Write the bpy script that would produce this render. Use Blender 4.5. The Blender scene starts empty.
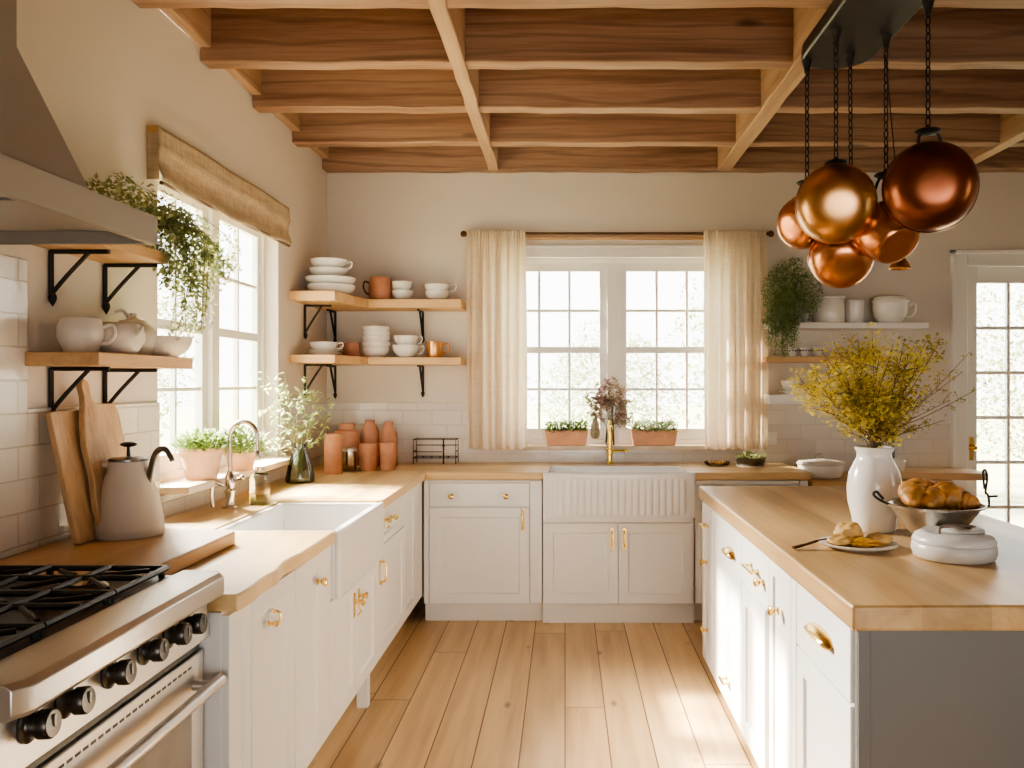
import bpy, bmesh, math, random
from mathutils import Vector, Matrix, Euler, noise
sc = bpy.context.scene
COL = sc.collection
PI = math.pi
H0 = 1.465          # eye height
F = 850.0           # focal length in pixels of the 1024 wide frame
VX, VY = 565.0, 382.0
def R(a): return math.radians(a)

# ------------------------------------------------------------------ materials
def new_mat(name):
    m = bpy.data.materials.new(name); m.use_nodes = True
    nt = m.node_tree
    for n in list(nt.nodes): nt.nodes.remove(n)
    out = nt.nodes.new('ShaderNodeOutputMaterial')
    return m, nt, out
def N(nt, typ, **kw):
    n = nt.nodes.new(typ)
    for k, v in kw.items():
        if k in n.inputs: n.inputs[k].default_value = v
        else: setattr(n, k, v)
    return n
def L(nt, a, b): nt.links.new(a, b)
def c4(c): return (c[0], c[1], c[2], 1.0)
def ramp(nt, stops):
    r = nt.nodes.new('ShaderNodeValToRGB')
    e = r.color_ramp.elements
    while len(e) < len(stops): e.new(0.5)
    for i, (p, c) in enumerate(stops):
        e[i].position = p; e[i].color = c4(c)
    return r
def plain(name, col, rough=0.5, metal=0.0, var=0.06, scale=6.0, bump=0.0, bscale=60.0, spec=0.5, coat=0.0):
    m, nt, out = new_mat(name)
    p = N(nt, 'ShaderNodeBsdfPrincipled', Roughness=rough, Metallic=metal)
    p.inputs['Specular IOR Level'].default_value = spec
    p.inputs['Coat Weight'].default_value = coat
    tc = N(nt, 'ShaderNodeTexCoord')
    no = N(nt, 'ShaderNodeTexNoise', Scale=scale, Detail=3.0)
    L(nt, tc.outputs['Object'], no.inputs['Vector'])
    r = ramp(nt, [(0.3, [max(0, x*(1-var)) for x in col]), (0.7, [min(1, x*(1+var)) for x in col])])
    L(nt, no.outputs['Fac'], r.inputs['Fac']); L(nt, r.outputs['Color'], p.inputs['Base Color'])
    if bump:
        n2 = N(nt, 'ShaderNodeTexNoise', Scale=bscale, Detail=4.0)
        L(nt, tc.outputs['Object'], n2.inputs['Vector'])
        b = N(nt, 'ShaderNodeBump', Strength=bump, Distance=0.004)
        L(nt, n2.outputs['Fac'], b.inputs['Height']); L(nt, b.outputs['Normal'], p.inputs['Normal'])
    L(nt, p.outputs[0], out.inputs[0])
    return m
def wood(name, dark, mid, light, axis='Y', rough=0.45, grain=14.0, stretch=0.07, knots=0.0, streak=0.5, bump=0.15, stave=None, lines=0.0):
    """timber grain running along one object axis"""
    m, nt, out = new_mat(name)
    p = N(nt, 'ShaderNodeBsdfPrincipled', Roughness=rough)
    tc = N(nt, 'ShaderNodeTexCoord'); oi = N(nt, 'ShaderNodeObjectInfo')
    off = N(nt, 'ShaderNodeVectorMath', operation='SCALE'); off.inputs[0].default_value = (7.3, 3.1, 5.7)
    L(nt, oi.outputs['Random'], off.inputs['Scale'])
    ad = N(nt, 'ShaderNodeVectorMath', operation='ADD')
    L(nt, tc.outputs['Object'], ad.inputs[0]); L(nt, off.outputs[0], ad.inputs[1])
    s = {'X': (stretch, 1, 1), 'Y': (1, stretch, 1), 'Z': (1, 1, stretch)}[axis]
    mp = N(nt, 'ShaderNodeMapping'); mp.inputs['Scale'].default_value = s
    L(nt, ad.outputs[0], mp.inputs['Vector'])
    # wavy distortion
    n0 = N(nt, 'ShaderNodeTexNoise', Scale=3.0, Detail=2.0); L(nt, mp.outputs[0], n0.inputs['Vector'])
    mx = N(nt, 'ShaderNodeVectorMath', operation='MULTIPLY_ADD')
    mx.inputs[1].default_value = (0.22, 0.22, 0.22)
    L(nt, n0.outputs['Color'], mx.inputs[0]); L(nt, mp.outputs[0], mx.inputs[2])
    n1 = N(nt, 'ShaderNodeTexNoise', Scale=grain, Detail=5.0, Roughness=0.6); L(nt, mx.outputs[0], n1.inputs['Vector'])
    n2 = N(nt, 'ShaderNodeTexNoise', Scale=grain*7, Detail=3.0); L(nt, mx.outputs[0], n2.inputs['Vector'])
    ma = N(nt, 'ShaderNodeMath', operation='MULTIPLY_ADD'); ma.inputs[1].default_value = 0.35*streak
    L(nt, n2.outputs['Fac'], ma.inputs[0]); L(nt, n1.outputs['Fac'], ma.inputs[2])
    r = ramp(nt, [(0.36, dark), (0.58, mid), (0.82, light)])
    L(nt, ma.outputs[0], r.inputs['Fac'])
    colout = r.outputs['Color']
    if stave:
        st = {'X': (1, 2), 'Y': (0, 2), 'Z': (0, 1)}[axis]
        sx = N(nt, 'ShaderNodeSeparateXYZ'); L(nt, tc.outputs['Object'], sx.inputs[0])
        mul = N(nt, 'ShaderNodeMath', operation='MULTIPLY'); mul.inputs[1].default_value = 1.0/stave
        L(nt, sx.outputs[{'X': 1, 'Y': 0, 'Z': 0}[axis]], mul.inputs[0])
        fl = N(nt, 'ShaderNodeMath', operation='FLOOR'); L(nt, mul.outputs[0], fl.inputs[0])
        wn = N(nt, 'ShaderNodeTexWhiteNoise', noise_dimensions='1D'); L(nt, fl.outputs[0], wn.inputs['W'])
        hs = N(nt, 'ShaderNodeHueSaturation')
        mr = N(nt, 'ShaderNodeMapRange'); mr.inputs['To Min'].default_value = 0.82; mr.inputs['To Max'].default_value = 1.12
        L(nt, wn.outputs['Value'], mr.inputs['Value']); L(nt, mr.outputs[0], hs.inputs['Value'])
        L(nt, colout, hs.inputs['Color']); colout = hs.outputs['Color']
    if lines:
        lm = N(nt, 'ShaderNodeMapping')
        lm.inputs['Scale'].default_value = {'X': (0.16, 1, 1), 'Y': (1, 0.16, 1), 'Z': (1, 1, 0.16)}[axis]
        L(nt, ad.outputs[0], lm.inputs['Vector'])
        wv = N(nt, 'ShaderNodeTexWave', Scale=3.4, Distortion=11.0, Detail=3.0)
        wv.bands_direction = 'Z' if axis != 'Z' else 'X'
        wv.inputs['Detail Scale'].default_value = 0.9
        L(nt, lm.outputs[0], wv.inputs['Vector'])
        lr = N(nt, 'ShaderNodeMapRange'); lr.inputs['From Min'].default_value = 0.80; lr.inputs['From Max'].default_value = 1.0
        lr.inputs['To Min'].default_value = 0.0; lr.inputs['To Max'].default_value = lines; L(nt, wv.outputs['Fac'], lr.inputs['Value'])
        ml = N(nt, 'ShaderNodeMixRGB'); ml.inputs[2].default_value = c4([x*0.55 for x in dark])
        L(nt, lr.outputs[0], ml.inputs[0]); L(nt, colout, ml.inputs[1]); colout = ml.outputs[0]
    if knots:
        kv = N(nt, 'ShaderNodeMapping')
        ks = {'X': (1.3, 4.5, 4.5), 'Y': (4.5, 1.3, 4.5), 'Z': (4.5, 4.5, 1.3)}[axis]
        kv.inputs['Scale'].default_value = ks
        L(nt, ad.outputs[0], kv.inputs['Vector'])
        vo = N(nt, 'ShaderNodeTexVoronoi', Scale=1.0); L(nt, kv.outputs[0], vo.inputs['Vector'])
        kr = N(nt, 'ShaderNodeMapRange'); kr.inputs['From Min'].default_value = 0.05; kr.inputs['From Max'].default_value = 0.11
        kr.inputs['To Min'].default_value = knots; kr.inputs['To Max'].default_value = 0.0
        L(nt, vo.outputs['Distance'], kr.inputs['Value'])
        mk = N(nt, 'ShaderNodeMixRGB'); mk.inputs[2].default_value = c4([x*0.35 for x in dark])
        L(nt, kr.outputs[0], mk.inputs[0]); L(nt, colout, mk.inputs[1]); colout = mk.outputs[0]
    L(nt, colout, p.inputs['Base Color'])
    b = N(nt, 'ShaderNodeBump', Strength=bump, Distance=0.003)
    L(nt, ma.outputs[0], b.inputs['Height']); L(nt, b.outputs['Normal'], p.inputs['Normal'])
    L(nt, p.outputs[0], out.inputs[0])
    return m
def tile(name, plane, col, grout, w=0.20, h=0.098):
    m, nt, out = new_mat(name)
    p = N(nt, 'ShaderNodeBsdfPrincipled', Roughness=0.14)
    tc = N(nt, 'ShaderNodeTexCoord'); sx = N(nt, 'ShaderNodeSeparateXYZ'); L(nt, tc.outputs['Object'], sx.inputs[0])
    cb = N(nt, 'ShaderNodeCombineXYZ')
    L(nt, sx.outputs[0 if plane == 'X' else 1], cb.inputs[0]); L(nt, sx.outputs[2], cb.inputs[1])
    br = N(nt, 'ShaderNodeTexBrick', Scale=1.0, Color1=c4(col), Color2=c4([x*0.90 for x in col]), Mortar=c4(grout))
    br.inputs['Mortar Size'].default_value = 0.0028; br.inputs['Mortar Smooth'].default_value = 0.35
    br.inputs['Brick Width'].default_value = w; br.inputs['Row Height'].default_value = h
    br.inputs['Bias'].default_value = 0.0
    L(nt, cb.outputs[0], br.inputs['Vector'])
    L(nt, br.outputs['Color'], p.inputs['Base Color'])
    no = N(nt, 'ShaderNodeTexNoise', Scale=9.0, Detail=2.0); L(nt, tc.outputs['Object'], no.inputs['Vector'])
    iv = N(nt, 'ShaderNodeMath', operation='MULTIPLY_ADD'); iv.inputs[1].default_value = -1.6
    L(nt, br.outputs['Fac'], iv.inputs[0]); L(nt, no.outputs['Fac'], iv.inputs[2])
    b = N(nt, 'ShaderNodeBump', Strength=0.55, Distance=0.006)
    L(nt, iv.outputs[0], b.inputs['Height']); L(nt, b.outputs['Normal'], p.inputs['Normal'])
    L(nt, p.outputs[0], out.inputs[0])
    return m
def floor_mat():
    m, nt, out = new_mat('pine floorboards')
    p = N(nt, 'ShaderNodeBsdfPrincipled', Roughness=0.30)
    tc = N(nt, 'ShaderNodeTexCoord'); sx = N(nt, 'ShaderNodeSeparateXYZ'); L(nt, tc.outputs['Object'], sx.inputs[0])
    dv = N(nt, 'ShaderNodeMath', operation='DIVIDE'); dv.inputs[1].default_value = 0.178; L(nt, sx.outputs[0], dv.inputs[0])
    fl = N(nt, 'ShaderNodeMath', operation='FLOOR'); L(nt, dv.outputs[0], fl.inputs[0])
    wn = N(nt, 'ShaderNodeTexWhiteNoise', noise_dimensions='1D'); L(nt, fl.outputs[0], wn.inputs['W'])
    ys = N(nt, 'ShaderNodeMath', operation='MULTIPLY_ADD'); ys.inputs[1].default_value = 2.7
    L(nt, wn.outputs['Value'], ys.inputs[0]); L(nt, sx.outputs[1], ys.inputs[2])
    cb = N(nt, 'ShaderNodeCombineXYZ'); L(nt, ys.outputs[0], cb.inputs[0]); L(nt, sx.outputs[0], cb.inputs[1])
    br = N(nt, 'ShaderNodeTexBrick', Scale=1.0, Color1=(0.2, 0.2, 0.2, 1), Color2=(0.9, 0.9, 0.9, 1), Mortar=(0.5, 0.5, 0.5, 1))
    br.inputs['Mortar Size'].default_value = 0.0030; br.inputs['Mortar Smooth'].default_value = 0.1
    br.inputs['Brick Width'].default_value = 2.7; br.inputs['Row Height'].default_value = 0.178
    br.offset = 0.0; br.offset_frequency = 2
    L(nt, cb.outputs[0], br.inputs['Vector'])
    # grain, shifted board by board
    mp = N(nt, 'ShaderNodeMapping'); mp.inputs['Scale'].default_value = (1, 0.06, 1); L(nt, tc.outputs['Object'], mp.inputs['Vector'])
    sh = N(nt, 'ShaderNodeVectorMath', operation='MULTIPLY_ADD'); sh.inputs[1].default_value = (3, 9, 5)
    L(nt, br.outputs['Color'], sh.inputs[0]); L(nt, mp.outputs[0], sh.inputs[2])
    n0 = N(nt, 'ShaderNodeTexNoise', Scale=4.0, Detail=2.0); L(nt, sh.outputs[0], n0.inputs['Vector'])
    md = N(nt, 'ShaderNodeVectorMath', operation='MULTIPLY_ADD'); md.inputs[1].default_value = (.12, .12, .12)
    L(nt, n0.outputs['Color'], md.inputs[0]); L(nt, sh.outputs[0], md.inputs[2])
    n1 = N(nt, 'ShaderNodeTexNoise', Scale=16.0, Detail=5.0); L(nt, md.outputs[0], n1.inputs['Vector'])
    r = ramp(nt, [(0.3, (0.49, 0.30, 0.14)), (0.52, (0.63, 0.42, 0.205)), (0.75, (0.73, 0.52, 0.28))])
    L(nt, n1.outputs['Fac'], r.inputs['Fac'])
    hs = N(nt, 'ShaderNodeHueSaturation'); mr = N(nt, 'ShaderNodeMapRange')
    mr.inputs['To Min'].default_value = 0.86; mr.inputs['To Max'].default_value = 1.10
    L(nt, br.outputs['Color'], mr.inputs['Value']); L(nt, mr.outputs[0], hs.inputs['Value']); L(nt, r.outputs['Color'], hs.inputs['Color'])
    kv = N(nt, 'ShaderNodeMapping'); kv.inputs['Scale'].default_value = (6.0, 2.4, 1.0); L(nt, tc.outputs['Object'], kv.inputs['Vector'])
    vo = N(nt, 'ShaderNodeTexVoronoi', Scale=1.0); L(nt, kv.outputs[0], vo.inputs['Vector'])
    kr = N(nt, 'ShaderNodeMapRange'); kr.inputs['From Min'].default_value = .03; kr.inputs['From Max'].default_value = .12
    kr.inputs['To Min'].default_value = .75; kr.inputs['To Max'].default_value = 0; L(nt, vo.outputs['Distance'], kr.inputs['Value'])
    k2 = N(nt, 'ShaderNodeMixRGB'); k2.inputs[2].default_value = (0.12, 0.06, 0.03, 1)
    L(nt, kr.outputs[0], k2.inputs[0]); L(nt, hs.outputs['Color'], k2.inputs[1])
    mo = N(nt, 'ShaderNodeMixRGB'); mo.inputs[2].default_value = (0.12, 0.055, 0.02, 1)
    L(nt, br.outputs['Fac'], mo.inputs[0]); L(nt, k2.outputs[0], mo.inputs[1])
    L(nt, mo.outputs[0], p.inputs['Base Color'])
    rr = N(nt, 'ShaderNodeMapRange'); rr.inputs['To Min'].default_value = .24; rr.inputs['To Max'].default_value = .42
    L(nt, n1.outputs['Fac'], rr.inputs['Value']); L(nt, rr.outputs[0], p.inputs['Roughness'])
    iv = N(nt, 'ShaderNodeMath', operation='MULTIPLY_ADD'); iv.inputs[1].default_value = -2.0
    L(nt, br.outputs['Fac'], iv.inputs[0]); L(nt, n1.outputs['Fac'], iv.inputs[2])
    b = N(nt, 'ShaderNodeBump', Strength=0.25, Distance=0.004); L(nt, iv.outputs[0], b.inputs['Height']); L(nt, b.outputs['Normal'], p.inputs['Normal'])
    L(nt, p.outputs[0], out.inputs[0])
    return m
def cloth(name, col, trans=0.45, weave=260.0, bump=0.3, var=0.12):
    m, nt, out = new_mat(name)
    tc = N(nt, 'ShaderNodeTexCoord')
    mp = N(nt, 'ShaderNodeMapping'); mp.inputs['Scale'].default_value = (1, 1, 0.12); L(nt, tc.outputs['Object'], mp.inputs['Vector'])
    no = N(nt, 'ShaderNodeTexNoise', Scale=weave*0.35, Detail=3.0); L(nt, mp.outputs[0], no.inputs['Vector'])
    m2 = N(nt, 'ShaderNodeMapping'); m2.inputs['Scale'].default_value = (0.12, 0.12, 1); L(nt, tc.outputs['Object'], m2.inputs['Vector'])
    n2 = N(nt, 'ShaderNodeTexNoise', Scale=weave*0.35, Detail=3.0); L(nt, m2.outputs[0], n2.inputs['Vector'])
    av = N(nt, 'ShaderNodeMath', operation='ADD'); L(nt, no.outputs['Fac'], av.inputs[0]); L(nt, n2.outputs['Fac'], av.inputs[1])
    hf = N(nt, 'ShaderNodeMath', operation='MULTIPLY'); hf.inputs[1].default_value = .5; L(nt, av.outputs[0], hf.inputs[0])
    r = ramp(nt, [(0.35, [x*(1-var) for x in col]), (0.65, [min(1, x*(1+var)) for x in col])]); L(nt, hf.outputs[0], r.inputs['Fac'])
    d = N(nt, 'ShaderNodeBsdfDiffuse'); t = N(nt, 'ShaderNodeBsdfTranslucent')
    L(nt, r.outputs['Color'], d.inputs['Color']); L(nt, r.outputs['Color'], t.inputs['Color'])
    b = N(nt, 'ShaderNodeBump', Strength=bump, Distance=0.002); L(nt, hf.outputs[0], b.inputs['Height']); L(nt, b.outputs['Normal'], d.inputs['Normal'])
    mx = N(nt, 'ShaderNodeMixShader'); mx.inputs[0].default_value = trans
    L(nt, d.outputs[0], mx.inputs[1]); L(nt, t.outputs[0], mx.inputs[2]); L(nt, mx.outputs[0], out.inputs[0])
    return m
def leafy(name, c1, c2, trans=0.35, scale=30.0):
    m, nt, out = new_mat(name)
    tc = N(nt, 'ShaderNodeTexCoord')
    no = N(nt, 'ShaderNodeTexNoise', Scale=scale, Detail=2.0); L(nt, tc.outputs['Object'], no.inputs['Vector'])
    r = ramp(nt, [(0.35, c1), (0.65, c2)]); L(nt, no.outputs['Fac'], r.inputs['Fac'])
    d = N(nt, 'ShaderNodeBsdfPrincipled', Roughness=0.55); t = N(nt, 'ShaderNodeBsdfTranslucent')
    L(nt, r.outputs['Color'], d.inputs['Base Color']); L(nt, r.outputs['Color'], t.inputs['Color'])
    mx = N(nt, 'ShaderNodeMixShader'); mx.inputs[0].default_value = trans
    L(nt, d.outputs[0], mx.inputs[1]); L(nt, t.outputs[0], mx.inputs[2]); L(nt, mx.outputs[0], out.inputs[0])
    return m
def glass(name, tint=(1, 1, 1), refl=0.6, ior=1.45, minrefl=0.0):
    m, nt, out = new_mat(name)
    tc = N(nt, 'ShaderNodeTexCoord')
    no = N(nt, 'ShaderNodeTexNoise', Scale=2.0); L(nt, tc.outputs['Object'], no.inputs['Vector'])
    r = ramp(nt, [(0.3, [x*0.985 for x in tint]), (0.7, tint)]); L(nt, no.outputs['Fac'], r.inputs['Fac'])
    t = N(nt, 'ShaderNodeBsdfTransparent'); L(nt, r.outputs['Color'], t.inputs['Color'])
    g = N(nt, 'ShaderNodeBsdfGlossy', Roughness=0.02)
    fr = N(nt, 'ShaderNodeFresnel', IOR=ior)
    mu = N(nt, 'ShaderNodeMath', operation='MULTIPLY_ADD'); mu.inputs[1].default_value = refl; mu.inputs[2].default_value = minrefl
    L(nt, fr.outputs[0], mu.inputs[0])
    mx = N(nt, 'ShaderNodeMixShader'); L(nt, mu.outputs[0], mx.inputs[0])
    L(nt, t.outputs[0], mx.inputs[1]); L(nt, g.outputs[0], mx.inputs[2]); L(nt, mx.outputs[0], out.inputs[0])
    return m

M = {}
M['wall'] = plain('warm white plaster', (0.70, 0.645, 0.575), 0.85, var=0.02, scale=1.2, bump=0.08, bscale=24)
M['ceiling'] = wood('ceiling boards', (0.25, 0.13, 0.06), (0.36, 0.20, 0.10), (0.45, 0.27, 0.14), 'Y', 0.7)
M['floor'] = floor_mat()
M['tile_x'] = tile('glazed tile on end wall', 'X', (0.80, 0.76, 0.71), (0.68, 0.635, 0.58))
M['tile_y'] = tile('glazed tile on side wall', 'Y', (0.80, 0.765, 0.71), (0.56, 0.52, 0.46))
M['beam_x'] = wood('cross beam timber', (0.135, 0.066, 0.036), (0.255, 0.142, 0.084), (0.37, 0.235, 0.15), 'X', 0.6, lines=0.38, grain=12, stretch=0.05, knots=0.75, streak=1.0, bump=0.35)
M['beam_y'] = wood('long beam timber', (0.26, 0.155, 0.088), (0.39, 0.25, 0.15), (0.48, 0.33, 0.21), 'Y', 0.6, lines=0.2, grain=12, stretch=0.05, knots=0.6, streak=0.9, bump=0.3)
M['cab'] = plain('white cabinet paint', (0.86, 0.85, 0.825), 0.42, var=0.012, scale=3)
M['island'] = plain('island paint', (0.85, 0.845, 0.83), 0.42, var=0.012, scale=3)
M['island_end_shade'] = plain('shade darkened island end', (0.135, 0.132, 0.128), 0.5, var=0.02, scale=3)  # shade on the island's near end put into its colour
M['plinth'] = plain('plinth paint', (0.74, 0.71, 0.67), 0.5, var=0.015)
M['dark_gap'] = plain('carcass shade', (0.30, 0.27, 0.24), 0.8)
M['trim'] = plain('window white paint', (0.86, 0.85, 0.82), 0.4, var=0.01)
M['top_y'] = wood('oak worktop along wall', (0.50, 0.325, 0.14), (0.64, 0.445, 0.21), (0.74, 0.55, 0.29), 'Y', 0.34, grain=9, stretch=0.07, stave=0.11, bump=0.08)
M['top_x'] = wood('oak worktop across', (0.50, 0.325, 0.14), (0.64, 0.445, 0.21), (0.74, 0.55, 0.29), 'X', 0.34, grain=9, stretch=0.07, stave=0.11, bump=0.08)
M['isl_top'] = wood('oak island top', (0.34, 0.20, 0.08), (0.475, 0.30, 0.13), (0.59, 0.405, 0.195), 'Y', 0.36, grain=8, stretch=0.07, stave=0.17, bump=0.08)
M['shelf_x'] = wood('oak shelf', (0.47, 0.27, 0.12), (0.60, 0.38, 0.185), (0.70, 0.48, 0.26), 'X', 0.5, grain=10)
M['shelf_y'] = wood('oak shelf along', (0.42, 0.24, 0.11), (0.55, 0.34, 0.165), (0.66, 0.44, 0.235), 'Y', 0.5, grain=10)
M['board_z'] = wood('oak chopping board', (0.26, 0.145, 0.07), (0.43, 0.27, 0.14), (0.55, 0.37, 0.205), 'Z', 0.5, grain=13, streak=1.2)
M['board_y'] = wood('thick board', (0.40, 0.23, 0.11), (0.54, 0.34, 0.175), (0.64, 0.44, 0.25), 'Y', 0.5, grain=10)
M['iron'] = plain('black iron', (0.035, 0.03, 0.028), 0.55, 0.6, bump=0.1)
M['black'] = plain('black enamel', (0.012, 0.012, 0.012), 0.35)
M['bronze'] = plain('dark bronze', (0.13, 0.07, 0.035), 0.4, 0.7)
M['brass'] = plain('polished brass', (0.83, 0.58, 0.20), 0.22, 1.0, var=0.08)
M['brass_faucet'] = plain('yellow brass', (0.88, 0.66, 0.16), 0.2, 1.0, var=0.05)
M['nickel'] = plain('warm nickel', (0.62, 0.54, 0.45), 0.22, 1.0)
M['steel'] = plain('brushed steel', (0.62, 0.585, 0.54), 0.36, 0.85, var=0.05, scale=3)
M['knob'] = plain('dark smoked knob', (0.085, 0.078, 0.07), 0.3, 0.9)
M['rack'] = plain('blackened steel panel', (0.055, 0.052, 0.05), 0.35, 0.7)
M['steel_dark'] = plain('dark steel', (0.20, 0.185, 0.17), 0.32, 0.95)
M['filter'] = plain('hood filter metal', (0.34, 0.31, 0.28), 0.45, 0.8, bump=0.2, bscale=90)
M['hood'] = plain('hood paint darkened for shade', (0.30, 0.262, 0.222), 0.55, var=0.02, scale=2)  # base colour darkened to hold the shade on the hood
M['oven_glass'] = plain('oven window glass', (0.30, 0.28, 0.255), 0.12, 0.2, var=0.15, scale=5)
M['ceramic'] = plain('white glazed ceramic', (0.83, 0.81, 0.775), 0.18, var=0.015, coat=0.3)
M['fireclay'] = plain('white fireclay', (0.86, 0.85, 0.83), 0.2, var=0.01, coat=0.3)
M['stoneware'] = plain('cream stoneware', (0.72, 0.66, 0.58), 0.4, var=0.05, scale=9)
M['grey_ware'] = plain('grey stoneware', (0.56, 0.53, 0.49), 0.45, var=0.05, scale=9)
M['kettle'] = plain('matt greige enamel', (0.58, 0.525, 0.46), 0.55, var=0.03, scale=8, bump=0.1, bscale=300)
M['terracotta'] = plain('terracotta', (0.72, 0.38, 0.22), 0.75, var=0.12, scale=12, bump=0.15)
M['terra_red'] = plain('red brown clay', (0.46, 0.215, 0.125), 0.6, var=0.15, scale=14, bump=0.1)
M['terra_pale'] = plain('pale terracotta', (0.64, 0.385, 0.235), 0.8, var=0.1, scale=10, bump=0.15)
M['soil'] = plain('potting soil', (0.06, 0.04, 0.025), 0.95, var=0.4, scale=80, bump=0.8)
M['copper'] = plain('polished copper', (0.62, 0.27, 0.125), 0.26, 1.0, var=0.10, scale=5)
M['copper_gold'] = plain('golden copper', (0.60, 0.335, 0.15), 0.30, 1.0, var=0.12, scale=5)
M['copper_dark'] = plain('copper with dark reflection', (0.25, 0.085, 0.042), 0.30, 1.0, var=0.18, scale=4)  # the dark room mirrored in the pan is put into this colour
M['copper_mug'] = plain('copper mug', (0.74, 0.38, 0.16), 0.28, 0.9, var=0.1)
M['linen'] = cloth('linen curtain', (0.84, 0.73, 0.585), 0.42, var=0.07)
M['burlap'] = cloth('woven blind', (0.50, 0.40, 0.285), 0.12, weave=200, bump=0.6, var=0.2)
M['glass'] = glass('window glass', refl=0.5)
M['clear'] = glass('clear jar glass', (0.93, 0.94, 0.92), 1.0, 1.5, 0.05)
M['green_glass'] = glass('blue green vase glass', (0.84, 0.89, 0.88), 1.0, 1.5, 0.05)
M['amber'] = glass('olive oil glass', (0.80, 0.76, 0.50), 1.0, 1.5, 0.05)
M['leaf'] = leafy('herb leaves', (0.13, 0.22, 0.05), (0.30, 0.40, 0.11))
M['leaf_dark'] = leafy('dark trailing leaves', (0.19, 0.27, 0.12), (0.38, 0.48, 0.23), 0.3)
M['leaf_ivy'] = leafy('trailing leaves', (0.24, 0.28, 0.11), (0.48, 0.51, 0.25), 0.45)
M['leaf_pale'] = leafy('pale branch leaves', (0.27, 0.35, 0.14), (0.45, 0.51, 0.24), 0.45)
M['stem'] = plain('woody stem', (0.14, 0.085, 0.045), 0.8)
M['stem_green'] = plain('green stem', (0.20, 0.22, 0.08), 0.7)
M['yellow'] = leafy('yellow blossom', (0.80, 0.68, 0.10), (0.95, 0.86, 0.28), 0.3, 40)
M['olive'] = leafy('olive sprig leaves', (0.36, 0.29, 0.07), (0.66, 0.54, 0.12), 0.3, 40)
M['mauve'] = leafy('dried mauve petals', (0.33, 0.20, 0.17), (0.60, 0.45, 0.40), 0.4, 60)
M['dried'] = leafy('dried seed head', (0.36, 0.29, 0.20), (0.50, 0.42, 0.30), 0.3, 60)
M['white_flower'] = leafy('white petals', (0.74, 0.72, 0.50), (0.85, 0.83, 0.70), 0.3, 60)
M['pastry'] = plain('golden pastry', (0.50, 0.235, 0.065), 0.42, var=0.5, scale=22, bump=0.5, bscale=40)
M['pastry_pale'] = plain('pale scone crust', (0.64, 0.40, 0.14), 0.5, var=0.35, scale=18, bump=0.4, bscale=45)
M['jam'] = plain('amber preserve', (0.66, 0.35, 0.05), 0.25, var=0.3, scale=30, bump=0.4, bscale=50)
M['silver'] = plain('tarnished silver', (0.66, 0.61, 0.54), 0.3, 0.9, var=0.08)
M['plastic'] = plain('white socket plastic', (0.82, 0.80, 0.76), 0.35)
M['grass'] = plain('sunlit lawn', (0.46, 0.47, 0.31), 0.9, var=0.25, scale=1.5)
M['hedge'] = leafy('pale garden foliage', (0.32, 0.36, 0.19), (0.50, 0.53, 0.32), 0.35, 3.0)
M['bark'] = plain('pale bark', (0.35, 0.28, 0.2), 0.9)

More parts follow.
